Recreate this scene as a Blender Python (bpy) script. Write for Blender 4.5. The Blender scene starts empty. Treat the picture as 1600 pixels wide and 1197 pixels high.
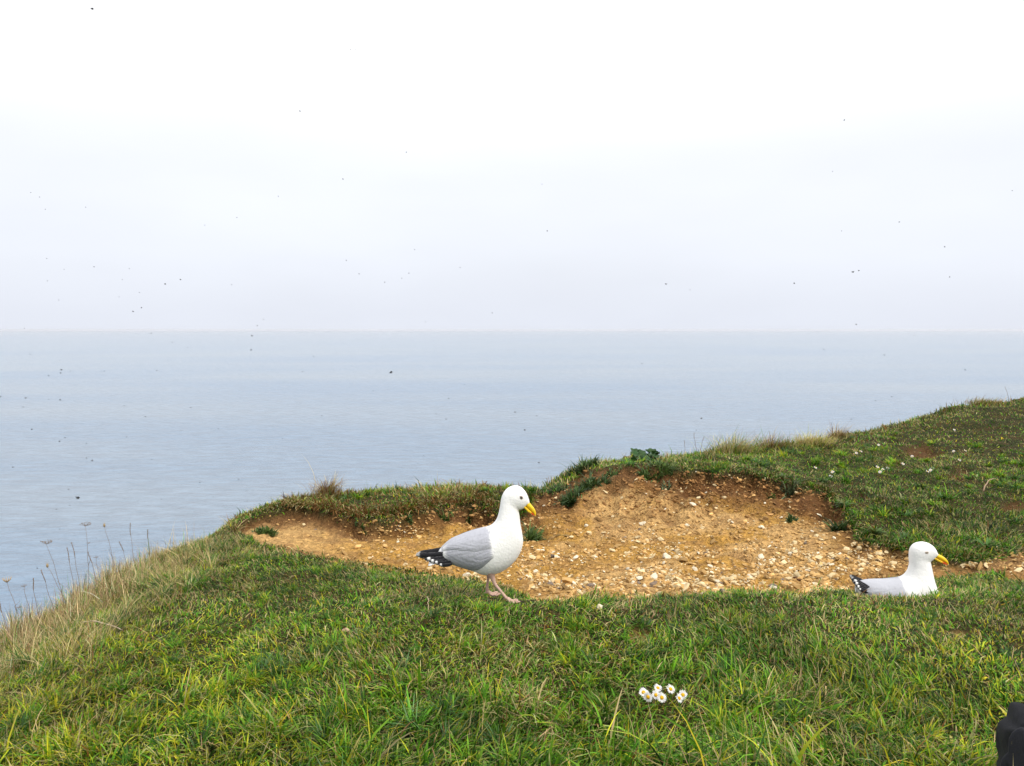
import bpy, bmesh, math, random
import numpy as np
from mathutils import Vector, Matrix
from mathutils.bvhtree import BVHTree

random.seed(7)
rng = np.random.default_rng(7)
S = bpy.context.scene
C = S.collection

# ------------------------------------------------------------------ camera
F, CX, CY, HY = 1186.0, 800.0, 598.5, 514.5      # photo pixels (1600 x 1197)
PITCH = math.atan((CY - HY) / F)
cam_d = bpy.data.cameras.new('camera')
cam = bpy.data.objects.new('camera', cam_d)
C.objects.link(cam)
cam_d.sensor_width = 36.0
cam_d.lens = 36.0 * F / 1600.0
cam_d.clip_start = 0.02
cam_d.clip_end = 120000.0
cam.location = (0, 0, 0)
cam.rotation_euler = (math.pi / 2 - PITCH, 0, 0)
S.camera = cam

# ------------------------------------------------------------------ sky, sun, exposure
SUN_EL, SUN_AZ = math.radians(52), math.radians(125)   # azimuth clockwise from the view direction
w = bpy.data.worlds.new('World')
S.world = w
w.use_nodes = True
nt = w.node_tree
nt.nodes.clear()
def N(tree, typ, **kw):
    n = tree.nodes.new(typ)
    for k, v in kw.items():
        setattr(n, k, v)
    return n
L = nt.links.new
sky = N(nt, 'ShaderNodeTexSky', sky_type='NISHITA')
sky.sun_disc = False
sky.sun_elevation = SUN_EL
sky.sun_rotation = SUN_AZ
sky.dust_density = 4.0
sky.air_density = 1.0
bg1 = N(nt, 'ShaderNodeBackground')
bg1.inputs['Strength'].default_value = 0.10
L(sky.outputs['Color'], bg1.inputs['Color'])
# an even veil of high cloud: brighter towards the zenith, as an overcast sky is
tc = N(nt, 'ShaderNodeTexCoord')
sep = N(nt, 'ShaderNodeSeparateXYZ')
L(tc.outputs['Generated'], sep.inputs[0])
ramp = N(nt, 'ShaderNodeValToRGB')
cr = ramp.color_ramp
cr.interpolation = 'EASE'
cr.elements[0].position = 0.0
cr.elements[0].color = (0.458, 0.480, 0.533, 1)
cr.elements[1].position = 0.5
cr.elements[1].color = (0.86, 0.87, 0.88, 1)
e = cr.elements.new(0.18); e.color = (0.515, 0.53, 0.565, 1)
e = cr.elements.new(0.34); e.color = (0.66, 0.665, 0.675, 1)
L(sep.outputs['Z'], ramp.inputs[0])
mp = N(nt, 'ShaderNodeMapping')
mp.inputs['Scale'].default_value = (1.6, 1.6, 5.0)
L(tc.outputs['Generated'], mp.inputs[0])
cn = N(nt, 'ShaderNodeTexNoise')
cn.inputs['Scale'].default_value = 1.3
cn.inputs['Detail'].default_value = 4
L(mp.outputs[0], cn.inputs['Vector'])
cm = N(nt, 'ShaderNodeMapRange')
cm.inputs[1].default_value = 0.3; cm.inputs[2].default_value = 0.7
cm.inputs[3].default_value = 0.96; cm.inputs[4].default_value = 1.04
L(cn.outputs[0], cm.inputs[0])
veil = N(nt, 'ShaderNodeVectorMath', operation='SCALE')
L(ramp.outputs[0], veil.inputs[0]); L(cm.outputs[0], veil.inputs['Scale'])
bg2 = N(nt, 'ShaderNodeBackground')
bg2.inputs['Strength'].default_value = 2.0
L(veil.outputs[0], bg2.inputs['Color'])
mix = N(nt, 'ShaderNodeMixShader')
mix.inputs[0].default_value = 0.88
L(bg1.outputs[0], mix.inputs[1]); L(bg2.outputs[0], mix.inputs[2])
wo = N(nt, 'ShaderNodeOutputWorld')
L(mix.outputs[0], wo.inputs['Surface'])

sun_d = bpy.data.lights.new('sun', 'SUN')
sun_d.energy = 2.6
sun_d.angle = math.radians(10)
sun_d.color = (1.0, 0.95, 0.87)
sun = bpy.data.objects.new('sun', sun_d)
C.objects.link(sun)
sdir = Vector((math.sin(SUN_AZ) * math.cos(SUN_EL), math.cos(SUN_AZ) * math.cos(SUN_EL), math.sin(SUN_EL)))
sun.rotation_euler = sdir.to_track_quat('Z', 'Y').to_euler()

S.view_settings.view_transform = 'Standard'
S.view_settings.look = 'None'
S.view_settings.exposure = 0.0
S.view_settings.gamma = 1.0
S.render.engine = 'CYCLES'

# ------------------------------------------------------------------ helpers
cp, sp_ = math.cos(PITCH), math.sin(PITCH)
def ray(px, py):
    X, Y = (px - CX) / F, (CY - py) / F
    return np.array([X, cp + Y * sp_, -sp_ + Y * cp])
def at(px, py, d):
    r = ray(px, py)
    return r * (d / r[1])
def project(P):
    P = np.asarray(P)
    zc = P[..., 1] * cp - P[..., 2] * sp_
    yc = P[..., 1] * sp_ + P[..., 2] * cp
    zc = np.where(np.abs(zc) < 1e-4, 1e-4, zc)
    return CX + F * P[..., 0] / zc, CY - F * yc / zc, zc

def hash2(ix, iy, seed):
    h = (ix.astype(np.int64) * 374761393 + iy.astype(np.int64) * 668265263 + seed * 974634777) & 0xFFFFFFFF
    h = ((h ^ (h >> 13)) * 1274126177) & 0xFFFFFFFF
    h = (h ^ (h >> 16)) & 0xFFFFFFFF
    return h / 4294967295.0
def vnoise(x, y, seed=0):
    ix, iy = np.floor(x), np.floor(y)
    fx, fy = x - ix, y - iy
    fx = fx * fx * (3 - 2 * fx); fy = fy * fy * (3 - 2 * fy)
    a = hash2(ix, iy, seed); b = hash2(ix + 1, iy, seed)
    c = hash2(ix, iy + 1, seed); d = hash2(ix + 1, iy + 1, seed)
    return (a * (1 - fx) + b * fx) * (1 - fy) + (c * (1 - fx) + d * fx) * fy
def fbm(x, y, seed=0, oct=4, gain=0.5):
    s, a, t = 0, 1, 0
    for o in range(oct):
        s = s + a * vnoise(x * 2 ** o + 17.3 * o, y * 2 ** o - 9.1 * o, seed + o)
        t += a; a *= gain
    return s / t
def sstep(a, b, x):
    t = np.clip((x - a) / (b - a), 0, 1)
    return t * t * (3 - 2 * t)
def inpoly(x, y, poly):
    res = np.zeros(x.shape, bool)
    n = len(poly)
    for i in range(n):
        x1, y1 = poly[i]; x2, y2 = poly[(i + 1) % n]
        if y1 == y2:
            continue
        c = ((y1 > y) != (y2 > y)) & (x < (x2 - x1) * (y - y1) / (y2 - y1) + x1)
        res ^= c
    return res
def polydist(x, y, pts, closed=True):
    best = np.full(x.shape, 1e9); nx = np.zeros(x.shape); ny = np.zeros(x.shape)
    n = len(pts)
    for i in range(n if closed else n - 1):
        x1, y1 = pts[i]; x2, y2 = pts[(i + 1) % n]
        dx, dy = x2 - x1, y2 - y1
        t = np.clip(((x - x1) * dx + (y - y1) * dy) / (dx * dx + dy * dy + 1e-12), 0, 1)
        qx, qy = x1 + t * dx, y1 + t * dy
        d = np.hypot(x - qx, y - qy)
        m = d < best
        best = np.where(m, d, best); nx = np.where(m, qx, nx); ny = np.where(m, qy, ny)
    return best, nx, ny

def mesh_np(name, verts, faces, cols=None, smooth=False, attrs=None):
    me = bpy.data.meshes.new(name)
    verts = np.asarray(verts, np.float32); faces = np.asarray(faces, np.int32)
    k = faces.shape[1]
    me.vertices.add(len(verts)); me.vertices.foreach_set('co', verts.ravel())
    me.loops.add(faces.size); me.loops.foreach_set('vertex_index', faces.ravel())
    me.polygons.add(len(faces))
    me.polygons.foreach_set('loop_start', np.arange(0, faces.size, k, dtype=np.int32))
    me.polygons.foreach_set('use_smooth', np.full(len(faces), smooth, bool))
    if cols is not None:
        a = me.attributes.new('col', 'FLOAT_COLOR', 'POINT')
        c4 = np.ones((len(verts), 4), np.float32); c4[:, :3] = cols
        a.data.foreach_set('color', c4.ravel())
    for nme, arr in (attrs or {}).items():
        a = me.attributes.new(nme, 'FLOAT', 'POINT')
        a.data.foreach_set('value', np.asarray(arr, np.float32).ravel())
    me.update(calc_edges=True)
    return me
def tag(o, label=None, cat=None, group=None, kind=None):
    if label: o['label'] = label
    if cat: o['category'] = cat
    if group: o['group'] = group
    if kind: o['kind'] = kind
    return o
def obj(name, me, m=None, parent=None, loc=None):
    o = bpy.data.objects.new(name, me)
    C.objects.link(o)
    if m is not None and not me.materials:
        me.materials.append(m)
    if parent is not None:
        o.parent = parent
    if loc is not None:
        o.location = loc
    return o
def empty(name, loc, rz=0, **t):
    o = bpy.data.objects.new(name, None)
    C.objects.link(o)
    o.location = loc; o.rotation_euler = (0, 0, rz); o.empty_display_size = 0.05
    tag(o, **t)
    return o

class MB:
    """collects shapes with vertex colours"""
    def __init__(s): s.v = []; s.f = []; s.c = []
    def add(s, vs, fs, col):
        o = len(s.v)
        s.v += [tuple(v) for v in vs]
        s.f += [tuple(i + o for i in f) for f in fs]
        s.c += ([tuple(col)] * len(vs)) if not isinstance(col[0], (tuple, list, np.ndarray)) else [tuple(c) for c in col]
    def tube(s, pts, rad, col, n=8, cap=True):
        pts = [Vector(p) for p in pts]
        vs, fs = [], []
        up = Vector((0.13, 0.97, 0.21))
        for i, p in enumerate(pts):
            t = (pts[min(i + 1, len(pts) - 1)] - pts[max(i - 1, 0)]).normalized()
            a = t.cross(up).normalized(); b = t.cross(a)
            r = rad[i] if isinstance(rad, (list, tuple)) else rad
            for j in range(n):
                th = 2 * math.pi * j / n
                vs.append(p + (a * math.cos(th) + b * math.sin(th)) * r)
        for i in range(len(pts) - 1):
            for j in range(n):
                fs.append((i * n + j, i * n + (j + 1) % n, (i + 1) * n + (j + 1) % n, (i + 1) * n + j))
        if cap:
            fs.append(tuple(range(n - 1, -1, -1))); k = (len(pts) - 1) * n
            fs.append(tuple(range(k, k + n)))
        s.add(vs, fs, col)
    def ell(s, c, r, col, nu=10, nv=7, M=None):
        vs, fs = [], []
        for i in range(nv + 1):
            ph = math.pi * i / nv
            for j in range(nu):
                th = 2 * math.pi * j / nu
                p = Vector((r[0] * math.sin(ph) * math.cos(th), r[1] * math.sin(ph) * math.sin(th), r[2] * math.cos(ph)))
                if M: p = M @ p
                vs.append(p + Vector(c))
        for i in range(nv):
            for j in range(nu):
                fs.append((i * nu + j, (i + 1) * nu + j, (i + 1) * nu + (j + 1) % nu, i * nu + (j + 1) % nu))
        s.add(vs, fs, col)
    def mesh(s, name, smooth=True):
        me = bpy.data.meshes.new(name)
        me.from_pydata(s.v, [], s.f)
        a = me.attributes.new('col', 'FLOAT_COLOR', 'POINT')
        a.data.foreach_set('color', np.array([(*c[:3], 1) for c in s.c], np.float32).ravel())
        me.polygons.foreach_set('use_smooth', np.full(len(s.f), smooth, bool))
        me.update(); me.validate()
        return me

# ------------------------------------------------------------------ materials
def mat(name):
    m = bpy.data.materials.new(name); m.use_nodes = True
    t = m.node_tree
    return m, t, t.nodes['Principled BSDF'], t.links.new
def col_mat(name, rough=0.6, spec=0.3, vary=0.1, nscale=60, bump=0.0, bscale=200, trans=0.0, sheen=0.0):
    """colour from the mesh, with a little procedural mottling and fine relief"""
    m, t, b, l = mat(name)
    at_ = N(t, 'ShaderNodeAttribute', attribute_name='col')
    tcn = N(t, 'ShaderNodeTexCoord')
    no = N(t, 'ShaderNodeTexNoise'); no.inputs['Scale'].default_value = nscale; no.inputs['Detail'].default_value = 5
    l(tcn.outputs['Object'], no.inputs['Vector'])
    mr = N(t, 'ShaderNodeMapRange'); mr.inputs[1].default_value = 0.25; mr.inputs[2].default_value = 0.75
    mr.inputs[3].default_value = 1 - vary; mr.inputs[4].default_value = 1 + vary
    l(no.outputs[0], mr.inputs[0])
    vm = N(t, 'ShaderNodeVectorMath', operation='SCALE')
    l(at_.outputs['Color'], vm.inputs[0]); l(mr.outputs[0], vm.inputs['Scale'])
    l(vm.outputs[0], b.inputs['Base Color'])
    b.inputs['Roughness'].default_value = rough
    b.inputs['Specular IOR Level'].default_value = spec
    if sheen: b.inputs['Sheen Weight'].default_value = sheen
    if bump:
        n2 = N(t, 'ShaderNodeTexNoise'); n2.inputs['Scale'].default_value = bscale; n2.inputs['Detail'].default_value = 6
        l(tcn.outputs['Object'], n2.inputs['Vector'])
        bp = N(t, 'ShaderNodeBump'); bp.inputs['Strength'].default_value = 0.6; bp.inputs['Distance'].default_value = bump
        l(n2.outputs[0], bp.inputs['Height']); l(bp.outputs[0], b.inputs['Normal'])
    if trans:
        tr = N(t, 'ShaderNodeBsdfTranslucent'); l(vm.outputs[0], tr.inputs['Color'])
        mx = N(t, 'ShaderNodeMixShader'); mx.inputs[0].default_value = trans
        out = t.nodes['Material Output']
        l(b.outputs[0], mx.inputs[1]); l(tr.outputs[0], mx.inputs[2]); l(mx.outputs[0], out.inputs['Surface'])
    return m

M_grass = col_mat('grass_blade', 0.55, 0.22, 0.10, 40, trans=0.27)
M_dry = col_mat('dry_stalk', 0.75, 0.2, 0.15, 80, trans=0.1)
M_leaf = col_mat('leaf', 0.55, 0.3, 0.15, 60, trans=0.2)
M_stone = col_mat('chalk_stone', 0.9, 0.15, 0.18, 60, bump=0.002, bscale=120)
M_feather = col_mat('feather', 0.85, 0.12, 0.05, 45, bump=0.0035, bscale=110, sheen=0.2)
M_horn = col_mat('horn', 0.38, 0.4, 0.08, 120)
M_skin = col_mat('leg_skin', 0.6, 0.3, 0.12, 150, bump=0.0008, bscale=400)
M_eye = col_mat('eye', 0.08, 0.6, 0.02, 100)
M_petal = col_mat('petal', 0.6, 0.2, 0.04, 200, trans=0.2)
M_insect = col_mat('insect', 0.4, 0.4, 0.1, 500)

# soil and turf, colours per place held on the mesh, crumbs and grain from the nodes
M_ground, t, b, l = mat('soil_and_turf')
ac = N(t, 'ShaderNodeAttribute', attribute_name='col')
geo = N(t, 'ShaderNodeNewGeometry')
n1 = N(t, 'ShaderNodeTexNoise'); n1.inputs['Scale'].default_value = 38; n1.inputs['Detail'].default_value = 8; n1.inputs['Roughness'].default_value = 0.65
n2 = N(t, 'ShaderNodeTexNoise'); n2.inputs['Scale'].default_value = 9; n2.inputs['Detail'].default_value = 6
vo = N(t, 'ShaderNodeTexVoronoi'); vo.inputs['Scale'].default_value = 55
for n in (n1, n2, vo): l(geo.outputs['Position'], n.inputs['Vector'])
m1 = N(t, 'ShaderNodeMapRange'); m1.inputs[1].default_value = .3; m1.inputs[2].default_value = .7; m1.inputs[3].default_value = .50; m1.inputs[4].default_value = 1.42
l(n1.outputs[0], m1.inputs[0])
m2 = N(t, 'ShaderNodeMapRange'); m2.inputs[1].default_value = .3; m2.inputs[2].default_value = .7; m2.inputs[3].default_value = .85; m2.inputs[4].default_value = 1.18
l(n2.outputs[0], m2.inputs[0])
mm = N(t, 'ShaderNodeMath', operation='MULTIPLY'); l(m1.outputs[0], mm.inputs[0]); l(m2.outputs[0], mm.inputs[1])
vs = N(t, 'ShaderNodeVectorMath', operation='SCALE'); l(ac.outputs['Color'], vs.inputs[0]); l(mm.outputs[0], vs.inputs['Scale'])
l(vs.outputs[0], b.inputs['Base Color'])
b.inputs['Roughness'].default_value = 0.95; b.inputs['Specular IOR Level'].default_value = 0.1
ad = N(t, 'ShaderNodeMath', operation='ADD'); l(n1.outputs[0], ad.inputs[0]); l(vo.outputs['Distance'], ad.inputs[1])
bp = N(t, 'ShaderNodeBump'); bp.inputs['Strength'].default_value = 1.0; bp.inputs['Distance'].default_value = 0.020
l(ad.outputs[0], bp.inputs['Height']); l(bp.outputs[0], b.inputs['Normal'])

# ------------------------------------------------------------------ ground: heights from sight lines and distances
COLS = {
 -150: [(1197, 2.0), (1115, 2.45), (1085, 2.85)],
 0: [(1300, 1.75), (1197, 2.02), (1085, 2.5), (1045, 3.0), (1024, 3.35)],
 100: [(1197, 2.0), (1055, 2.6), (1000, 3.2), (978, 3.75)],
 200: [(1300, 1.7), (1197, 1.97), (1020, 2.75), (965, 3.2), (925, 3.8), (908, 4.3)],
 330: [(1197, 1.95), (1020, 2.7), (940, 3.3), (886, 4.0), (862, 4.5), (846, 5.0)],
 450: [(1300, 1.65), (1197, 1.92), (1020, 2.65), (960, 3.05), (910, 3.6), (874, 4.2), (860, 4.6), (830, 5.2), (808, 5.6), (792, 5.85), (784, 6.25)],
 600: [(1197, 1.9), (1020, 2.6), (960, 2.95), (925, 3.35), (902, 3.75), (888, 4.2), (850, 4.9), (822, 5.4), (800, 5.8), (780, 6.1), (768, 6.75)],
 800: [(1300, 1.62), (1197, 1.9), (1100, 2.24), (1020, 2.57), (960, 2.9), (942, 3.1), (928, 3.5), (902, 4.1), (872, 4.7), (840, 5.3), (812, 5.8), (786, 6.2), (772, 6.5), (762, 6.95)],
 870: [(932, 3.5), (870, 4.65), (800, 5.9), (765, 6.6), (760, 7.0)],
 920: [(800, 5.8), (765, 6.3), (742, 6.6), (728, 7.25)],
 1000: [(1197, 1.9), (1100, 2.23), (1020, 2.55), (960, 2.87), (936, 3.1), (924, 3.5), (900, 4.0), (870, 4.6), (840, 5.2), (810, 5.7), (780, 6.1), (750, 6.4), (732, 6.65), (724, 7.4)],
 1150: [(936, 3.1), (923, 3.5), (900, 4.0), (870, 4.6), (840, 5.1), (810, 5.5), (780, 5.9), (755, 6.2), (740, 6.45), (720, 7.2), (707, 8.0)],
 1300: [(1197, 1.9), (1100, 2.2), (1020, 2.52), (934, 3.1), (920, 3.5), (890, 4.1), (860, 4.6), (830, 5.1), (806, 5.5), (788, 5.8), (768, 6.2), (742, 6.8), (714, 7.8), (688, 8.9)],
 1400: [(960, 2.9), (938, 3.12), (935, 3.3), (916, 3.65), (890, 4.1), (870, 4.5), (852, 4.8), (828, 5.1), (793, 5.6), (752, 6.6), (714, 8.0), (684, 9.3), (668, 10.3)],
 1500: [(1100, 2.2), (960, 2.9), (928, 3.2), (903, 3.7), (889, 4.1), (873, 4.4), (852, 4.7), (822, 5.2), (782, 6.0), (732, 7.5), (692, 9.0), (652, 10.8), (636, 11.6)],
 1600: [(1300, 1.62), (1197, 1.9), (1000, 2.6), (934, 3.1), (908, 3.5), (886, 4.1), (866, 4.5), (832, 5.1), (802, 5.7), (762, 6.6), (703, 8.6), (650, 10.7), (622, 12.2)],
 1900: [(1197, 1.9), (934, 3.1), (880, 4.2), (800, 5.7), (700, 8.6), (645, 11.0), (610, 14.4)],
}
CP = [at(px, py, d) for px, rows in COLS.items() for py, d in rows]
CP += [np.array(p, float) for p in [(0, .4, -1.05), (1.4, .6, -1.02), (-1.4, .6, -1.13), (0, -4, -1.0), (5, -3, -.85), (-3.2, -3, -1.3),
       (4, 1.5, -.98), (9, 3, -.9), (20, 8, -.6), (30, 20, -.4), (18, 17, -.75), (10, -20, -.6), (-5, -20, -1.2), (35, -15, 0)]]
CP = np.array(CP)
def tps_phi(r2):
    return 0.5 * r2 * np.log(np.maximum(r2, 1e-9))
n = len(CP)
D2 = ((CP[:, None, :2] - CP[None, :, :2]) ** 2).sum(-1)
A = np.zeros((n + 3, n + 3)); A[:n, :n] = tps_phi(D2) + np.eye(n) * 0.004
A[:n, n] = 1; A[:n, n + 1:] = CP[:, :2]; A[n, :n] = 1; A[n + 1:, :n] = CP[:, :2].T
W = np.linalg.solve(A, np.concatenate([CP[:, 2], np.zeros(3)]))
def base_z(x, y):
    out = np.empty(x.shape)
    for i in range(0, len(x), 20000):
        xs, ys = x[i:i + 20000], y[i:i + 20000]
        r2 = (xs[:, None] - CP[:, 0]) ** 2 + (ys[:, None] - CP[:, 1]) ** 2
        out[i:i + 20000] = tps_phi(r2) @ W[:n] + W[n] + W[n + 1] * xs + W[n + 2] * ys
    return out
EDGE_PX = [(-150, 2.85), (0, 3.35), (100, 3.75), (200, 4.3), (330, 5.0), (400, 5.9), (450, 6.25), (520, 6.5), (600, 6.75), (700, 6.9), (800, 6.95), (868, 7.0),
           (905, 7.3), (1000, 7.45), (1150, 8.05), (1300, 8.95), (1400, 10.35), (1500, 11.65), (1600, 12.25), (1900, 14.5)]
EDGE = [((px - CX) / F * d, d) for px, d in EDGE_PX]      # horizontal place of the cliff edge
EDGE = [(-16, -40), (-8, -12), (-4.4, -3), (-3.1, .5)] + EDGE + [(26, 19), (60, 30)]
LAND = EDGE + [(90, -40)]
def edge_at(px, back=0.0):
    d = np.interp(px, [e[0] for e in EDGE_PX], [e[1] for e in EDGE_PX]) - back
    return (px - CX) / F * d, d
SEA_Z = -70.0

SOIL = [(345, 824), (372, 812), (405, 804), (455, 797), (510, 802), (560, 814), (620, 811), (700, 792), (748, 787), (770, 797), (795, 816), (820, 806), (832, 775), (852, 764),
        (872, 760), (885, 752), (905, 738), (950, 726), (1000, 730), (1060, 735), (1100, 738), (1140, 741), (1200, 750), (1250, 762), (1290, 772), (1310, 792), (1326, 815), (1335, 838),
        (1362, 850), (1400, 860), (1440, 868), (1480, 880), (1530, 881), (1562, 866), (1612, 858), (1750, 850), (1760, 915), (1650, 912), (1600, 906), (1550, 889), (1500, 889),
        (1470, 898), (1430, 902), (1390, 902), (1362, 908), (1335, 920), (1300, 924), (1200, 927), (1100, 928), (1000, 936), (900, 940), (850, 940), (820, 932), (795, 921),
        (740, 909), (650, 899), (590, 886), (540, 879), (490, 870), (440, 864), (412, 852), (392, 838)]
PATCH = [(1442, 706, 36, 12), (1582, 793, 34, 10), (1500, 742, 22, 9), (1482, 814, 16, 7), (993, 996, 24, 9), (1500, 988, 30, 7), (1412, 1068, 26, 6), (1340, 772, 10, 5)]
def soil_mask(px, py):
    """1 on bare soil, 0 under turf, from the outline of the hollow as seen"""
    jx = (fbm(px / 14, py / 9, 31, 3) - .5) * 22; jy = (fbm(px / 14, py / 9, 41, 3) - .5) * 14
    d, _, _ = polydist(px + jx, py + jy, SOIL)
    ins = inpoly(px + jx, py + jy, SOIL)
    sd = np.where(ins, d, -d)
    m = sstep(-2.5, 3.5, sd)
    for (x, y, rx, ry) in PATCH:
        q = np.hypot((px + jx - x) / rx, (py + jy - y) / ry)
        q = q + (fbm(px / 9, py / 5, 47, 3) - .5) * 1.1
        m = np.maximum(m, (.62 if ry > 9 else .5) * sstep(1.2, 0.5, q))
    return m, sd

az = np.concatenate([np.arange(-180, -48, 4.0), np.arange(-48, -37, .6), np.arange(-37, 37, .15), np.arange(37, 48, .6), np.arange(48, 180, 4.0)]) * math.pi / 180
rr = [0.25]
while rr[-1] < 60:
    r = rr[-1]
    rr.append(r * (1.12 if r < 1.3 else 1.014 if r < 3.0 else 1.005 if r < 8.2 else 1.010 if r < 14 else 1.06))
rr = np.array(rr)
R2, A2 = np.meshgrid(rr, az, indexing='ij')
gx, gy = (R2 * np.sin(A2)).ravel(), (R2 * np.cos(A2)).ravel()
land = inpoly(gx, gy, LAND)
ed, ex, ey = polydist(gx, gy, EDGE, closed=False)
sd_edge = np.where(land, -ed, ed)
qx, qy = np.where(land, gx, ex), np.where(land, gy, ey)
gz = base_z(qx, qy)
P0 = np.stack([gx, gy, gz], 1)
ppx, ppy, pzc = project(P0)
vis = (pzc > 0.5) & land
sm, ssd = soil_mask(ppx, ppy)
sm = np.where(vis, sm, 0.0); ssd = np.where(vis, ssd, -99)
# uneven turf, crumbly soil, the thickness of the turf mat
gz += (fbm(gx * 1.7, gy * 1.7, 3, 4) - .5) * 0.05 * (1 - sm) + (fbm(gx * 4.5, gy * 4.5, 5, 3) - .5) * 0.06 * (1 - sm)
cl = fbm(gx * 6, gy * 6, 11, 4, .6); n_c = fbm(gx * 8, gy * 8, 91, 3)
ridg = 1 - np.abs(2 * fbm(gx * 4.0, gy * 2.2, 23, 4, .55) - 1)
steep = sstep(5.2, 6.2, gy) * sm
gz += sm * ((cl - .5) * 0.085 + (fbm(gx * 22, gy * 22, 15, 3) - .5) * 0.028) + steep * (ridg - .75) * 0.17
gz -= sm * (0.035 + .035 * sstep(4.9, 5.6, gy))
for (cx_, cy_, rx_, ry_, dp_) in ((1085, 752, 24, 13, .12), (1060, 775, 12, 16, .06), (1150, 750, 30, 7, .09), (1215, 762, 30, 7, .08), (955, 748, 22, 12, .07), (742, 797, 26, 8, .11), (560, 823, 42, 7, .08), (655, 814, 44, 7, .08), (1290, 790, 14, 10, .07), (1335, 850, 14, 8, .05)):
    gz -= sm * vis * dp_ * np.exp(-((ppx - cx_) / rx_) ** 2 - ((ppy - cy_) / ry_) ** 2) * (.5 + n_c)
# beyond the edge the ground rolls over and falls to the sea
s = np.maximum(sd_edge, 0)
gz -= np.where(s < .35, 1.6 * s * s, 1.6 * .1225 + 2.6 * (s - .35)) * 1.0
gz += sstep(.3, 3, s) * (fbm(gx * .6, gy * .6, 51, 4) - .5) * 2.0
gz = np.maximum(gz, SEA_Z - 3)
# colours of the bare ground
pxn = np.clip(ppx, -500, 2200)
ochre = np.array([.41, .225, .054]); pale = np.array([.52, .325, .135]); top = np.array([.11, .048, .018]); turf = np.array([.030, .030, .010]); brown = np.array([.27, .145, .058])
n_a = fbm(gx * 2.5, gy * 2.5, 61, 4); n_b = fbm(gx * 9, gy * 9, 71, 4)
colr = ochre + (pale - ochre) * (np.clip(sstep(.45, .65, n_a) + sstep(620, 420, pxn), 0, 1) * .8)[:, None]
colr = colr + (brown - colr) * (sstep(.5, .68, n_b) * .55)[:, None]
colr = colr + (brown - colr) * (sstep(1290, 1380, pxn) * .6)[:, None]
hw_ = 20 + 38 * sstep(780, 880, pxn)
hum = np.clip(sstep(1, .1, (ssd + (n_a - .5) * 40 * sstep(600, 900, pxn)) / hw_) * sstep(6.6, 5.6, gy * 0 + ppy / 140), 0, 1)     # dark humus just under the turf mat
colr = colr + (top - colr) * (hum * .92)[:, None]
colr = colr + (top * 1.15 - colr) * (np.clip(steep, 0, 1) * sstep(.60, .45, ridg) * .6)[:, None]
tcol = turf + (np.array([.060, .042, .016]) - turf) * sstep(.45, .65, n_b)[:, None]
gcol = tcol + (colr - tcol) * sm[:, None]
chalk = np.array([.62, .60, .54])
gcol = gcol + (chalk - gcol) * sstep(.6, 2, s)[:, None]
na, nr = len(az), len(rr)
ii = np.arange(nr - 1)[:, None] * na + np.arange(na)[None, :]
i2 = np.arange(nr - 1)[:, None] * na + (np.arange(na)[None, :] + 1) % na
faces = np.stack([ii, i2, i2 + na, ii + na], -1).reshape(-1, 4)
GV = np.stack([gx, gy, gz], 1)
cap_v = np.array([[0, 0, float(gz[:na].mean())]])
ground_me = mesh_np('ground', GV, faces, gcol, smooth=True)
ground = obj('ground', ground_me, M_ground)
tag(ground, 'cliff-top ground with turf and a slumped hollow of yellow soil', 'ground', kind='structure')
centre = MB()
ring = [tuple(v) for v in GV[:na]]
centre.add([tuple(cap_v[0])] + ring, [(0, 1 + (j + 1) % na, 1 + j) for j in range(na)], (.06, .05, .02))
centre_o = obj('ground_patch', centre.mesh('ground_patch'), M_ground, ground)
sel = (pzc > 0) & (np.abs(A2.ravel()) < 1.0)
BVH = BVHTree.FromPolygons([tuple(v) for v in GV], [tuple(f) for f in faces[(rr[faces[:, 0] // na] < 20) & (rr[faces[:, 0] // na] > 1.0) & (np.abs(az[faces[:, 0] % na]) < .95)]])
def hit(px, py):
    r = ray(px, py)
    h = BVH.ray_cast(Vector((0, 0, 0)), Vector(r).normalized(), 40)
    return (h[0], h[1]) if h[0] is not None else (None, None)
def drop(x, y):
    h = BVH.ray_cast(Vector((x, y, 5)), Vector((0, 0, -1)), 90)
    return h[0].z if h[0] is not None else -1.2
GZ = gz.reshape(nr, na); SM = sm.reshape(nr, na); SE = sd_edge.reshape(nr, na)
def sample(x, y):
    """height, soil mask and distance to the edge on the ground grid"""
    r = np.hypot(x, y); a = np.arctan2(x, y)
    fi = np.clip(np.interp(r, rr, np.arange(nr)), 0, nr - 1.001); fj = np.clip(np.interp(a, az, np.arange(na)), 0, na - 1.001)
    i, j = fi.astype(int), fj.astype(int); u, v = fi - i, fj - j
    bl = lambda G: (G[i, j] * (1 - u) + G[i + 1, j] * u) * (1 - v) + (G[i, j + 1] * (1 - u) + G[i + 1, j + 1] * u) * v
    return bl(GZ), bl(SM), bl(SE)

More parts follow.
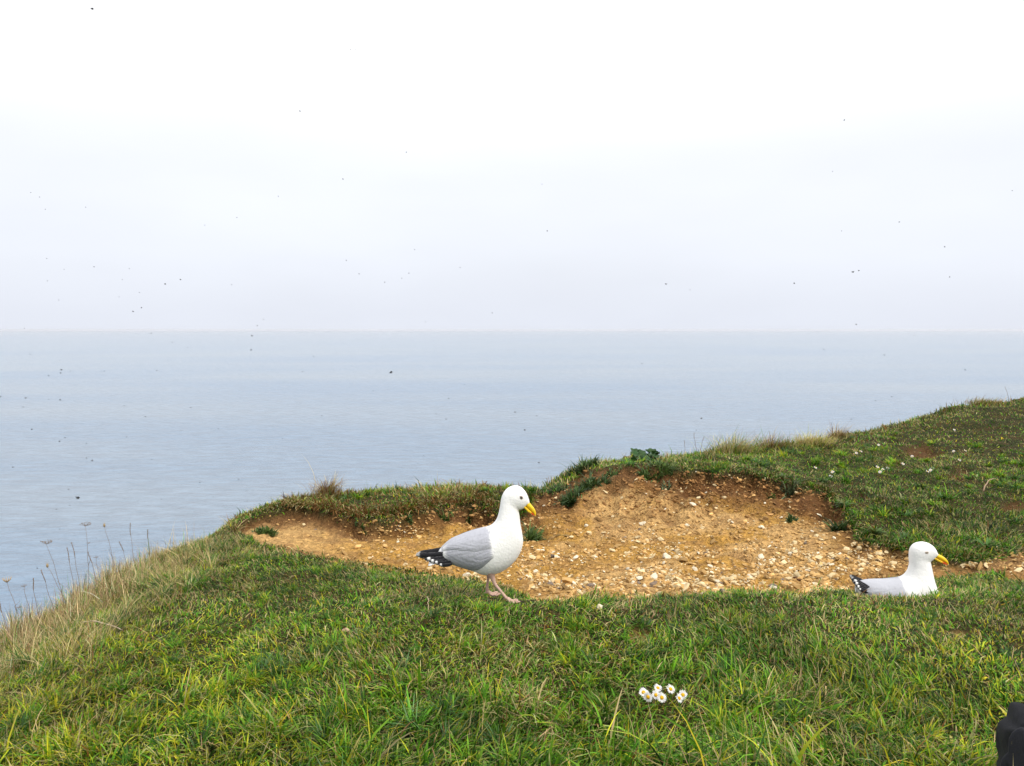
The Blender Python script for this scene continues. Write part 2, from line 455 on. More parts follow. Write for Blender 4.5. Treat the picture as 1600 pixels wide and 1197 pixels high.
# ------------------------------------------------------------------ sea
M_sea, t, b, l = mat('sea_water')
geo = N(t, 'ShaderNodeNewGeometry')
b.inputs['Base Color'].default_value = (.13, .225, .30, 1)
b.inputs['Roughness'].default_value = 0.15
b.inputs['IOR'].default_value = 1.33
b.inputs['Specular IOR Level'].default_value = 0.43
hs = []
for sc, sx, wgt, rot in ((.035, .45, .9, 8), (.13, .42, .75, -6), (.5, .5, .22, 12)):
    mpn = N(t, 'ShaderNodeMapping'); mpn.inputs['Scale'].default_value = (sc * sx, sc, sc); mpn.inputs['Rotation'].default_value = (0, 0, math.radians(rot))
    l(geo.outputs['Position'], mpn.inputs[0])
    nn = N(t, 'ShaderNodeTexNoise'); nn.inputs['Scale'].default_value = 1.0; nn.inputs['Detail'].default_value = 5; nn.inputs['Roughness'].default_value = .6
    l(mpn.outputs[0], nn.inputs['Vector'])
    mu = N(t, 'ShaderNodeMath', operation='MULTIPLY'); mu.inputs[1].default_value = wgt
    l(nn.outputs[0], mu.inputs[0]); hs.append(mu)
a1 = N(t, 'ShaderNodeMath', operation='ADD'); l(hs[0].outputs[0], a1.inputs[0]); l(hs[1].outputs[0], a1.inputs[1])
a2 = N(t, 'ShaderNodeMath', operation='ADD'); l(a1.outputs[0], a2.inputs[0]); l(hs[2].outputs[0], a2.inputs[1])
bp = N(t, 'ShaderNodeBump'); bp.inputs['Strength'].default_value = .9; bp.inputs['Distance'].default_value = 3.4
l(a2.outputs[0], bp.inputs['Height']); l(bp.outputs[0], b.inputs['Normal'])
# broad drifts of paler, silty water; wind-ruffled roughness, with ripple light and dark painted in
mpn = N(t, 'ShaderNodeMapping'); mpn.inputs['Scale'].default_value = (.0016, .006, .004)
l(geo.outputs['Position'], mpn.inputs[0])
nn = N(t, 'ShaderNodeTexNoise'); nn.inputs['Scale'].default_value = 1.0; nn.inputs['Detail'].default_value = 3
l(mpn.outputs[0], nn.inputs['Vector'])
rp = N(t, 'ShaderNodeValToRGB'); rp.color_ramp.elements[0].position = .35; rp.color_ramp.elements[0].color = (.145, .208, .288, 1)
rp.color_ramp.elements[1].position = .65; rp.color_ramp.elements[1].color = (.190, .238, .290, 1)
l(nn.outputs[0], rp.inputs[0]); l(rp.outputs[0], b.inputs['Base Color'])
mpr = N(t, 'ShaderNodeMapping'); mpr.inputs['Scale'].default_value = (.07, .20, .2); mpr.inputs['Rotation'].default_value = (0, 0, math.radians(5))
l(geo.outputs['Position'], mpr.inputs[0])
nr_ = N(t, 'ShaderNodeTexNoise'); nr_.inputs['Scale'].default_value = 1.0; nr_.inputs['Detail'].default_value = 6; nr_.inputs['Roughness'].default_value = .65
l(mpr.outputs[0], nr_.inputs['Vector'])
rr1 = N(t, 'ShaderNodeMapRange'); rr1.inputs[1].default_value = .35; rr1.inputs[2].default_value = .65; rr1.inputs[3].default_value = .10; rr1.inputs[4].default_value = .24
l(nr_.outputs[0], rr1.inputs[0]); l(rr1.outputs[0], b.inputs['Roughness'])
rr2 = N(t, 'ShaderNodeMapRange'); rr2.inputs[1].default_value = .33; rr2.inputs[2].default_value = .62; rr2.inputs[3].default_value = .80; rr2.inputs[4].default_value = 1.12  # streaks the base colour: painted light and dark of the ripples
l(nr_.outputs[0], rr2.inputs[0])
vsc = N(t, 'ShaderNodeVectorMath', operation='SCALE'); l(rp.outputs[0], vsc.inputs[0]); l(rr2.outputs[0], vsc.inputs['Scale']); l(vsc.outputs[0], b.inputs['Base Color'])
SEA_R = 30000.0
sea_me = mesh_np('sea', [(-SEA_R, -SEA_R, SEA_Z), (SEA_R, -SEA_R, SEA_Z), (SEA_R, SEA_R, SEA_Z), (-SEA_R, SEA_R, SEA_Z)], [(0, 1, 2, 3)])
tag(obj('sea', sea_me, M_sea), 'calm pale blue sea reaching to the hazy horizon', 'sea', kind='structure')

# ------------------------------------------------------------------ grass
def blades(p, head, length, width, lean0, bend, col, seg=3, tipcol=None, twist=None):
    """p (N,3) roots; each blade a tapering curved strip"""
    Nn = len(p)
    ks = np.arange(seg + 1)
    th = lean0[:, None] + bend[:, None] * (ks[None, :] / seg)
    sl = (length / seg)[:, None]
    hx, hy = np.sin(head), np.cos(head)
    dh = np.concatenate([np.zeros((Nn, 1)), np.cumsum(np.sin(th[:, :-1]) * sl, 1)], 1)
    dz = np.concatenate([np.zeros((Nn, 1)), np.cumsum(np.cos(th[:, :-1]) * sl, 1)], 1)
    if twist is None: twist = np.zeros(Nn)
    wx, wy = np.cos(head + twist), -np.sin(head + twist)
    prof = np.array([.8, 1.0, .75, .5, .4])[:seg] if seg > 2 else np.array([.9, .8])
    V = np.empty((Nn, 2 * seg + 1, 3))
    for k in range(seg):
        cx = p[:, 0] + hx * dh[:, k]; cy = p[:, 1] + hy * dh[:, k]; cz = p[:, 2] + dz[:, k]
        hw = width * .5 * prof[k]
        V[:, 2 * k, 0] = cx - wx * hw; V[:, 2 * k, 1] = cy - wy * hw; V[:, 2 * k, 2] = cz
        V[:, 2 * k + 1, 0] = cx + wx * hw; V[:, 2 * k + 1, 1] = cy + wy * hw; V[:, 2 * k + 1, 2] = cz
    V[:, 2 * seg, 0] = p[:, 0] + hx * dh[:, seg]; V[:, 2 * seg, 1] = p[:, 1] + hy * dh[:, seg]; V[:, 2 * seg, 2] = p[:, 2] + dz[:, seg]
    tri = []
    for k in range(seg - 1):
        a = 2 * k
        tri += [(a, a + 1, a + 3), (a, a + 3, a + 2)]
    tri.append((2 * seg - 2, 2 * seg - 1, 2 * seg))
    tri = np.array(tri)
    Fc = (np.arange(Nn)[:, None, None] * (2 * seg + 1) + tri[None]).reshape(-1, 3)
    Cc = np.repeat(col[:, None, :], 2 * seg + 1, 1)
    if tipcol is not None:
        k0 = 2 * seg - 2
        Cc[:, k0:, :] = Cc[:, k0:, :] * .4 + tipcol[:, None, :] * .6
    return V.reshape(-1, 3), Fc, Cc.reshape(-1, 3)
def join_blades(parts):
    Vs, Fs, Cs, o = [], [], [], 0
    for V, Fc, Cc in parts:
        Vs.append(V); Fs.append(Fc + o); Cs.append(Cc); o += len(V)
    return np.concatenate(Vs), np.concatenate(Fs), np.concatenate(Cs)

PAL = np.array([[.022, .064, .006], [.058, .165, .009], [.125, .27, .012], [.34, .37, .018], [.56, .47, .022], [.47, .37, .17], [.19, .09, .024], [.075, .145, .050]])
# dark green, green, light green, yellow green, yellow, straw, rust, blue-green
def gull_clear(x, y):
    k = np.ones(len(x), bool)
    for (cx, cy, rx, ry) in CLEAR:
        k &= ((x - cx) / rx) ** 2 + ((y - cy) / ry) ** 2 > 1
    return k
CLEAR = []; TROD = []          # under the birds, and turf trodden flat round them
def field(rmin, rmax, amax, dens, seed):
    """random roots on land between two distances"""
    g = np.random.default_rng(seed)
    area = amax * (rmax ** 2 - rmin ** 2)
    m = int(area * dens)
    r = np.sqrt(g.uniform(rmin ** 2, rmax ** 2, m)); a = g.uniform(-amax, amax, m)
    x, y = r * np.sin(a), r * np.cos(a)
    z, so, se = sample(x, y)
    return g, x, y, z, so, se
def colours(g, x, y, px, py, se):
    n1 = fbm(x * 1.6, y * 1.6, 101, 3); n2 = fbm(x * 5, y * 5, 111, 3)
    left = sstep(640, 60, px) * sstep(930, 1040, py)              # yellow-green sward at the left
    rightb = sstep(1330, 1500, px) * sstep(940, 1010, py)
    dryedge = sstep(1.25, .2, -se) * sstep(470, 190, px)           # straw along the left edge
    rim = sstep(.55, .05, -se) * sstep(430, 500, px)
    mid = sstep(880, 960, py) * sstep(1080, 1000, py) * sstep(350, 600, px)
    turf_l = sstep(430, 500, px) * sstep(840, 800, px) * sstep(825, 800, py)
    p_y = .06 + .42 * left + .20 * rightb + .26 * sstep(.52, .68, n2) * sstep(930, 1010, py)
    p_yel = .03 + .13 * left + .08 * rightb + .07 * sstep(.55, .7, n1) * sstep(960, 1050, py)
    drypatch = sstep(.50, .66, fbm(x * 2.4 + 5, y * 2.4, 161, 4))
    farr = sstep(860, 800, py) * sstep(1000, 1100, px)
    p_straw = (.05 + .34 * dryedge + .26 * rim + .07 * sstep(.5, .65, n2) + .08 * mid + .20 * drypatch) * (1 - .45 * farr)
    p_rust = .03 + .06 * drypatch + .05 * mid + .55 * turf_l + .10 * rim + .12 * dryedge
    p_dark = .20 + .18 * sstep(.55, .35, n1)
    p_light = .18 + .12 * sstep(900, 1100, py)
    p_mid = np.full(len(x), .32)
    Pm = np.stack([p_dark, p_mid, p_light, p_y, p_yel, p_straw, p_rust], 1)
    Pm /= Pm.sum(1, keepdims=True)
    k = (g.random(len(x))[:, None] > np.cumsum(Pm, 1)).sum(1).clip(0, 6)
    c = PAL[k] * (g.normal(1, .25, len(x)).clip(.4, 1.8) * (.72 + .56 * sstep(.3, .7, fbm(x * 3.1, y * 3.1 + 7, 171, 3))))[:, None]
    c *= (1 + g.normal(0, .07, (len(x), 3)))
    return c.clip(.004, .7), k, dryedge, rim
def sward(rmin, rmax, dens, seed, seg, wid, amax=.82):
    g, x, y, z, so, se = field(rmin, rmax, amax, dens, seed)
    px, py, _ = project(np.stack([x, y, z], 1))
    cov = fbm(x * 3.5, y * 3.5, 121, 3)
    infr = np.where((px > -60) & (px < 1660) & (py < 1260), 1, .5)
    keep = (g.random(len(x)) > sstep(.12, .75, so)) & (se < .25) & gull_clear(x, y) & (g.random(len(x)) < infr)
    x, y, z, se, px, py, cov = [q[keep] for q in (x, y, z, se, px, py, cov)]
    c, k, dryedge, rim = colours(g, x, y, px, py, se)
    m = len(x)
    r = np.hypot(x, y)
    tall = fbm(x * 2.2, y * 2.2, 131, 3); tuft = sstep(.55, .72, fbm(x * 6, y * 6, 141, 2))
    near = sstep(3.0, 2.0, r)
    Ln = (.022 + .020 * near + .032 * tuft * (.35 + near) + .022 * sstep(.45, .7, tall) * near) * g.lognormal(0, .35, m)
    lush = sstep(1310, 1380, px) * sstep(745, 800, py) * sstep(888, 868, py)
    Ln += lush * (.012 + .05 * sstep(.45, .65, fbm(x * 4, y * 4, 181, 2))) * g.random(m)
    c *= (1 - .25 * lush)[:, None]
    Ln *= 1 + .35 * dryedge + 1.1 * rim * sstep(5, 6.5, r)
    Ln = np.where(k == 5, Ln * 1.25, Ln)
    for (tx_, ty_, tr_) in TROD:
        Ln *= .45 + .55 * sstep(.7, 1.2, np.hypot(x - tx_, y - ty_) / tr_)
    field_h = fbm(x * 1.1, y * 1.1, 151, 2) * 4 * math.pi
    head = field_h + g.normal(0, 1.3, m)
    lean = np.abs(g.normal(.80, .42, m)) * (1 - .25 * dryedge)
    bend = g.normal(1.0, .75, m) * (1 - .4 * dryedge)
    wd = wid * g.lognormal(0, .38, m) * np.where(k == 5, .65, np.where(k == 4, .75, 1)) * (1 + .5 * near * (k == 2)) * (1 - .45 * dryedge)
    wd = wd * np.where((px > -60) & (px < 1660) & (py < 1260), 1, 1.6)
    tip = np.where(g.random(m)[:, None] < .22, PAL[5], c)
    return blades(np.stack([x, y, z - .004], 1), head, Ln, wd, lean, bend, c, seg, tip, g.normal(0, .7, m))

# ------------------------------------------------------------------ gulls
def catmull(a, n):
    a = np.asarray(a, float); m = len(a)
    tt = np.linspace(0, m - 1, n); out = []
    for t_ in tt:
        i = min(int(t_), m - 2); u = t_ - i
        p0, p1, p2, p3 = a[max(i - 1, 0)], a[i], a[i + 1], a[min(i + 2, m - 1)]
        out.append(.5 * ((2 * p1) + (p2 - p0) * u + (2 * p0 - 5 * p1 + 4 * p2 - p3) * u * u + (3 * p1 - p0 - 3 * p2 + p3) * u ** 3))
    return np.array(out)
def loft(rows, n=70, m=32, flat=1.0):
    """rows: back contour x,z / front contour x,z / half width; rings between the two contours"""
    q = catmull(rows, n)
    V, Fc = [], []
    for r in q:
        c = np.array([(r[0] + r[2]) / 2, 0, (r[1] + r[3]) / 2]); a = np.array([(r[0] - r[2]) / 2, 0, (r[1] - r[3]) / 2])
        for j in range(m):
            th = 2 * math.pi * j / m
            cs, sn = math.cos(th), math.sin(th)
            V.append(c + a * cs + np.array([0, r[4] * math.copysign(abs(sn) ** flat, sn), 0]))
    for i in range(n - 1):
        for j in range(m):
            Fc.append((i * m + j, i * m + (j + 1) % m, (i + 1) * m + (j + 1) % m, (i + 1) * m + j))
    Fc.append(tuple(range(m))); Fc.append(tuple(range((n - 1) * m + m - 1, (n - 1) * m - 1, -1)))
    return V, Fc
WHITE = (.82, .81, .79); GREY = (.37, .375, .415); BLACK = (.012, .012, .015)
def gull(root, k, ox, oy, body_rows, grey_poly, wing_rows, scap_rows, prims, tail, bill_rows, eye, legs, grey=GREY, eye_dark=True):
    kz = k * 1.025
    f2 = lambda x, y: ((x - ox) * k, (oy - y) * kz)
    rows = [(*f2(a, b_), *f2(c, d), w_ * k) for a, b_, c, d, w_ in body_rows]
    V, Fc = loft(rows, 90, 36, .92)
    Va = np.array(V)
    cxv, cyv = Va[:, 0] / k + ox, oy - Va[:, 2] / kz
    ing = inpoly(cxv, cyv, grey_poly)
    dg, _, _ = polydist(cxv, cyv, grey_poly)
    g = np.where(ing, sstep(0, 10, dg), 0)
    cols = np.array(WHITE) + (np.array(grey) - np.array(WHITE)) * g[:, None]
    mb = MB(); mb.add(V, Fc, [tuple(c) for c in cols])
    me = mb.mesh('body')
    obj('body', me, M_feather, root)
    bv = BVHTree.FromPolygons([tuple(v) for v in V], Fc)
    def side(X, Z, s):
        h = bv.ray_cast(Vector((X, s, Z)), Vector((0, -s, 0)))
        if h[0] is None or h[0].y * s < 0:
            h = bv.find_nearest(Vector((X, s * .012, Z)))
            return h[0], Vector((0, s, .3)).normalized()
        nrm = h[1] if h[1].y * s > 0 else -h[1]
        return h[0], nrm
    def patch(name, rws, off, col, par, s, edge_white=.0, nu=64, nv=34):
        q = catmull([(*f2(a, b_), *f2(c, d)) for a, b_, c, d in rws], nu)
        vs, cs, fs = [], [], []
        for i in range(nu):
            for j in range(nv):
                u, v = i / (nu - 1), j / (nv - 1)
                X = q[i][0] + (q[i][2] - q[i][0]) * v; Z = q[i][1] + (q[i][3] - q[i][1]) * v
                p, nrm = side(X, Z, s)
                e_ = min(u, 1 - u) * 2.2; e2 = min(1, (1 - v) * 3.2)
                ed_ = min(1, e_ * 3) ** .5 * min(1, e2) ** .5
                # shallow scalloped rows of coverts
                sc = .0016 * abs(math.sin(u * 13 + 2.2 * math.sin(v * 11))) * (1 - .5 * v)
                p = p + nrm * ((off + sc) * ed_ * (.35 + .65 * min(1, v * 2.5)) - .002)
                vs.append(p)
                wv = max(edge_white * sstep(.84, .96, u), .75 * sstep(.13, .0, u + .012 * math.sin(v * 31)))
                row = int(v * 5); fu = (u * 11 + .5 * (row % 2) + v * .6) % 1; fv = (v * 5) % 1
                shade = 1 - .10 * max(0, 1 - abs(fu - .06) * 9) - .10 * max(0, 1 - abs(fv - .9 + .25 * abs(fu - .5)) * 7)
                cs.append(tuple(np.array(col) * shade + (np.array(WHITE) - np.array(col)) * wv))
        for i in range(nu - 1):
            for j in range(nv - 1):
                a = i * nv + j
                fs.append((a, a + 1, a + nv + 1, a + nv))
        m_ = MB(); m_.add(vs, fs, cs)
        me_ = m_.mesh(name)
        return obj(name, me_, M_feather, par)
    for s in (-1, 1):
        wing = patch('wing', wing_rows, .008, tuple(c * .93 for c in grey), root, s, .8)
        patch('scapular_feathers', scap_rows, .0095, grey, wing, s, .5)
        xmin, xmax = min(p[2] for p in prims), max(p[0] for p in prims)
        for i, (x0, y0, x1, y1, hw) in enumerate(prims):
            ns = 44
            vs, fs, cs = [], [], []
            ax, az_ = f2(x0, y0); bx, bz = f2(x1, y1)
            tx, tz = bx - ax, bz - az_; ll = math.hypot(tx, tz); nx, nz = -tz / ll, tx / ll
            for q_ in range(ns + 1):
                u = q_ / ns
                h = hw * k * (min(1, .5 + u * 2) * (1 - max(0, (u - .72) / .28) ** 2.2) + .02)
                X, Z = ax + tx * u, az_ + tz * u - .004 * math.sin(u * math.pi)
                tq = (X / k + ox - xmin) / (xmax - xmin)
                y_ = s * (.010 + .036 * max(tq, 0) + .0028 * i)
                for (dd, yy) in ((1, .0), (0, .0016), (-1, .0), (0, -.0016)):
                    wt = float(sstep(.97, 1, u))
                    if i > 0: wt = max(wt, float(sstep(.70, .78, u) * sstep(.90, .82, u)) * (.9 if dd <= 0 else .2))
                    else: wt = max(wt, .4 * float(sstep(.84, .9, u)))
                    vs.append((X + nx * h * dd, y_ + yy * s, Z + nz * h * dd)); cs.append(tuple(np.array(BLACK) + (np.array(WHITE) - np.array(BLACK)) * wt))
            for q_ in range(ns):
                for j in range(4):
                    a = q_ * 4 + j; c_ = q_ * 4 + (j + 1) % 4
                    fs.append((a, c_, c_ + 4, a + 4))
            m_ = MB(); m_.add(vs, fs, cs)
            obj('primary_feather', m_.mesh('primary_feather'), M_feather, wing)
    # tail: a white fan under the wing tips
    (x0, y0, x1, y1) = tail
    m_ = MB(); ax, az_ = f2(x0, y0); bx, bz = f2(x1, y1)
    for i in range(-3, 4):
        ns = 10; vs, fs = [], []
        for q_ in range(ns + 1):
            u = q_ / ns
            hw_ = .011 * (.6 + .5 * u) * (1 - max(0, (u - .85) / .15) ** 2 * .7)
            X, Z = ax + (bx - ax) * u, az_ + (bz - az_) * u - .0012 * abs(i)
            Y = i * .0085 * (.7 + .5 * u)
            for (dy, dz) in ((hw_, 0), (0, .0022), (-hw_, 0), (0, -.0022)):
                vs.append((X, Y + dy, Z + dz))
        for q_ in range(ns):
            for j in range(4):
                a = q_ * 4 + j; c_ = q_ * 4 + (j + 1) % 4
                fs.append((a, c_, c_ + 4, a + 4))
        fs.append(tuple(range(ns * 4, ns * 4 + 4)))
        m_.add(vs, fs, WHITE)
    obj('tail', m_.mesh('tail'), M_feather, root)
    # bill in two halves, with the red gonys spot
    YEL = (.84, .54, .02)
    bl_rows = np.array([(*f2(a, b_), *f2(c, d), *f2(e_, g_), w_ * k) for a, b_, c, d, e_, g_, w_ in bill_rows])
    for nm, ia, ib in (('upper_mandible', 0, 2), ('lower_mandible', 2, 4)):
        rws = np.concatenate([bl_rows[:, ia:ia + 2], bl_rows[:, ib:ib + 2], bl_rows[:, 6:7]], 1)
        V, Fc = loft(rws, 26, 14)
        cs = []
        for i, v in enumerate(V):
            u = (i // 14) / 25
            c = np.array(YEL)
            if nm == 'lower_mandible':
                c = c + (np.array([.62, .07, .012]) - c) * (sstep(.40, .58, u) * sstep(.97, .88, u))
            c = c + (np.array([.75, .68, .5]) - c) * sstep(.88, 1, u) * .8
            cs.append(tuple(c))
        m_ = MB(); m_.add(V, Fc, cs)
        if nm == 'upper_mandible':
            bill = obj('bill', m_.mesh(nm), M_horn, root)
        else:
            obj('lower_mandible', m_.mesh(nm), M_horn, bill)
    # eyes
    ex_, ey_, er, squash = eye
    for s in (-1, 1):
        X, Z = f2(ex_, ey_); p, nrm = side(X, Z, s)
        r = er * k
        m_ = MB(); m_.ell(p - nrm * r * .35, (r, r * .75, r * squash), (.05, .028, .015) if eye_dark else (.40, .36, .26), 14, 10)
        eo = obj('eye', m_.mesh('eye'), M_eye, root)
        m_ = MB(); m_.ell(p + nrm * r * .18, (r * .5, r * .4, r * .5 * squash), (.006, .005, .005), 12, 8)
        obj('pupil', m_.mesh('pupil'), M_eye, eo)
        m_ = MB()
        ringp = [p + Vector((math.cos(a) * r * 1.08, nrm.y * r * .08, math.sin(a) * r * 1.08 * squash)) for a in np.linspace(0, 2 * math.pi, 17)]
        m_.tube(ringp, r * .14, (.45, .30, .20) if eye_dark else (.55, .42, .36), 6, False)
        obj('eye_ring', m_.mesh('eye_ring'), M_skin, eo)
    # legs with webbed feet
    PINK = (.50, .33, .26)
    for (pts, rads, s, toe_dir, yl) in legs:
        m_ = MB()
        P3 = [(f2(x, y)[0], yl + dy, zz if zz is not None else f2(x, y)[1]) for (x, y, dy, zz) in pts]
        Pc = catmull(P3, 22); Rc = catmull([(r_ * k,) for r_ in rads], 22)[:, 0]
        m_.tube([tuple(p) for p in Pc], [float(x) for x in Rc], PINK, 10)
        leg = obj('leg', m_.mesh('leg'), M_skin, root)
        an = Vector(P3[-1]); f = MB()
        tips = []
        for q_, a in enumerate((-.46, 0.0, .44)):
            dr = Vector((math.cos(toe_dir + a), math.sin(toe_dir + a), 0)); ln = (.054, .064, .050)[q_]
            pz = lambda u: an + dr * (ln * u) + Vector((0, 0, (.0085 - an.z) * min(1, u * 2.2) + .003 * math.sin(u * 9)))
            pp = [pz(u) for u in (0, .2, .4, .6, .8, 1.0)]
            f.tube(pp, [.0070, .0060, .0054, .0052, .0046, .0028], PINK, 8)
            cl_ = pp[-1] + dr * .006 - Vector((0, 0, .002))
            f.tube([pp[-1], cl_], [.0022, .0006], (.03, .025, .02), 6)
            tips.append(pp)
        f.tube([an, an - Vector((math.cos(toe_dir), math.sin(toe_dir), 0)) * .012 + Vector((0, 0, -an.z * .3))], [.004, .0018], PINK, 6)
        for a, b_ in ((0, 1), (1, 2)):
            vs = [tuple(p) for p in tips[a]] + [tuple(p) for p in tips[b_]]
            mid = [tuple((tips[a][i] + tips[b_][i]) / 2 - Vector((0, 0, .0015)) - (tips[b_][i] - an) * (.10 if i == 5 else 0)) for i in range(6)]
            vs += mid
            fs = []
            for i in range(5):
                fs += [(i, i + 1, 12 + i + 1, 12 + i), (12 + i, 12 + i + 1, 6 + i + 1, 6 + i)]
            f.add(vs, fs, (.46, .29, .23))
        obj('foot', f.mesh('foot'), M_skin, leg)

# the walking gull, outlines measured on the photograph (enlarged crop, 5.204 per photo pixel)
h1, _ = hit(788, 938)
d1 = h1.y
k1 = d1 / F / 5.204
ox1 = (788 - 620) * 5.204
g1 = empty('gull', (h1.x, d1, 0), 0, label='white and grey herring gull walking on pink legs at the hollow edge', cat='gull')
z1 = min(drop(h1.x - .05, d1 + .03), drop(h1.x + .03, d1 - .03)) + .010
g1.location.z = z1
body1 = [(318, 712, 330, 752, 22), (345, 655, 400, 772, 72), (420, 585, 480, 795, 105), (500, 548, 560, 818, 130), (600, 511, 630, 842, 148), (690, 487, 700, 868, 155), (755, 471, 790, 866, 155),
         (795, 438, 880, 827, 148), (818, 397, 955, 765, 135), (830, 355, 1008, 685, 120), (838, 318, 1030, 605, 105), (842, 292, 1022, 530, 92), (845, 270, 1008, 455, 82),
         (849, 250, 1001, 395, 74), (856, 225, 994, 350, 68), (872, 193, 1000, 337, 67), (900, 163, 1012, 334, 67), (940, 145, 1025, 330, 65), (980, 143, 1036, 324, 60), (1020, 160, 1044, 316, 52),
         (1055, 200, 1052, 308, 40), (1078, 255, 1060, 302, 26), (1084, 285, 1068, 300, 12)]
grey1 = [(335, 650), (345, 635), (420, 570), (500, 535), (600, 498), (735, 470), (770, 500), (775, 545), (770, 600), (795, 670), (740, 720), (640, 812), (560, 814), (450, 772), (385, 705)]
wing1 = [(792, 636, 798, 682), (745, 610, 748, 726), (680, 600, 682, 788), (620, 590, 622, 816), (545, 590, 552, 818), (475, 600, 478, 790), (415, 625, 422, 745), (362, 655, 376, 705)]
scap1 = [(770, 515, 778, 602), (725, 495, 742, 630), (650, 508, 650, 656), (580, 526, 562, 656), (505, 556, 500, 648), (435, 590, 430, 650), (362, 640, 366, 668)]
prim1 = [(420, 675, 140, 706, 26), (425, 700, 214, 733, 21), (432, 718, 250, 744, 19), (440, 734, 290, 750, 18), (450, 750, 335, 764, 15)]
bill1 = [(1072, 262, 1042, 300, 1036, 322, 27), (1088, 285, 1062, 318, 1052, 338, 23), (1106, 306, 1084, 338, 1070, 356, 19), (1122, 328, 1102, 356, 1092, 372, 14.5), (1133, 352, 1116, 371, 1110, 382, 10), (1136, 376, 1124, 384, 1122, 387, 6), (1131, 394, 1127, 391, 1125, 389, 2)]
legs1 = [([(760, 830, 0, None), (778, 880, 0, None), (800, 930, -.004, None), (850, 990, -.008, None), (892, 1035, -.010, .016)], [38, 23, 13, 12, 13.5], -1, -.42, -.030),
         ([(745, 830, 0, None), (740, 880, 0, None), (738, 930, .004, None), (730, 980, .006, None), (728, 1010, .006, .016)], [36, 21, 12.5, 11.5, 13], 1, -.12, .034)]
gull(g1, k1, ox1, 1072, body1, grey1, wing1, scap1, prim1, (400, 735, 250, 772), bill1, (1012, 228, 13.5, .9), legs1)
CLEAR.append((h1.x + .040, d1 - .045, .042, .034)); CLEAR.append((h1.x - .015, d1 + .025, .06, .045))
TROD.append((h1.x, d1 - .05, .17))
hd_, _ = hit(1036, 1100)
TROD.append((hd_.x, hd_.y - .05, .17))

# the sitting gull (crop 7.273 per photo pixel)
x2, d2 = (1416 - CX) / F * 3.34, 3.34
k2 = d2 / F / 7.273
ox2 = (1405 - 1300) * 7.273
zs = (SEA_Z, 0)
oy2 = (CY - 0) * 0
pz2 = at(1416, 950, d2)[2]
g2 = empty('gull', (x2, d2, pz2), math.radians(-10), label='white gull sitting low in the grass, legs hidden, beside the soil path', cat='gull')
body2 = [(296, 700, 305, 790, 25), (345, 662, 372, 845, 85), (420, 640, 450, 885, 135), (520, 631, 545, 905, 175), (620, 625, 660, 925, 200), (720, 608, 780, 935, 208), (790, 592, 930, 938, 205),
         (828, 565, 1080, 925, 190), (852, 530, 1190, 880, 170), (866, 495, 1226, 815, 150), (874, 460, 1200, 735, 132), (878, 430, 1165, 645, 116), (877, 405, 1143, 565, 105), (874, 380, 1125, 490, 98),
         (872, 350, 1110, 425, 92), (871, 318, 1102, 396, 90), (873, 280, 1106, 386, 90), (884, 240, 1116, 376, 91), (912, 202, 1126, 366, 90), (960, 177, 1136, 356, 86), (1020, 170, 1146, 346, 78),
         (1085, 186, 1155, 336, 66), (1138, 226, 1164, 328, 50), (1170, 280, 1172, 322, 30), (1182, 300, 1180, 316, 12)]
grey2 = [(300, 690), (345, 640), (420, 620), (520, 618), (620, 610), (720, 596), (775, 590), (800, 640), (830, 720), (850, 800), (800, 900), (600, 940), (400, 900), (310, 790)]
wing2 = [(812, 660, 846, 830), (760, 640, 800, 890), (660, 650, 690, 905), (560, 655, 580, 895), (470, 660, 480, 875), (390, 670, 400, 845), (312, 700, 322, 790)]
scap2 = [(790, 622, 835, 800), (740, 630, 780, 850), (640, 646, 670, 880), (560, 654, 570, 880), (480, 660, 484, 860), (400, 668, 402, 830), (330, 700, 335, 780)]
prim2 = [(420, 690, 236, 603, 26), (420, 705, 246, 622, 24), (415, 716, 262, 650, 24), (410, 728, 284, 684, 22), (405, 740, 305, 712, 18)]
bill2 = [(1168, 290, 1120, 330, 1122, 352, 32), (1192, 304, 1160, 342, 1148, 364, 29), (1222, 318, 1196, 360, 1184, 384, 25), (1250, 335, 1232, 378, 1222, 402, 20), (1276, 360, 1262, 394, 1256, 414, 15), (1293, 388, 1282, 408, 1278, 420, 9), (1300, 418, 1293, 420, 1290, 422, 3)]
gull(g2, k2, ox2, 820 * 0 + (950 - 820) * 7.273, body2, grey2, wing2, scap2, prim2, (400, 725, 300, 690), bill2, (1030, 268, 17, .62), [], grey=(.40, .405, .44), eye_dark=False)
CLEAR.append((x2 - .01, d2, .17, .075))

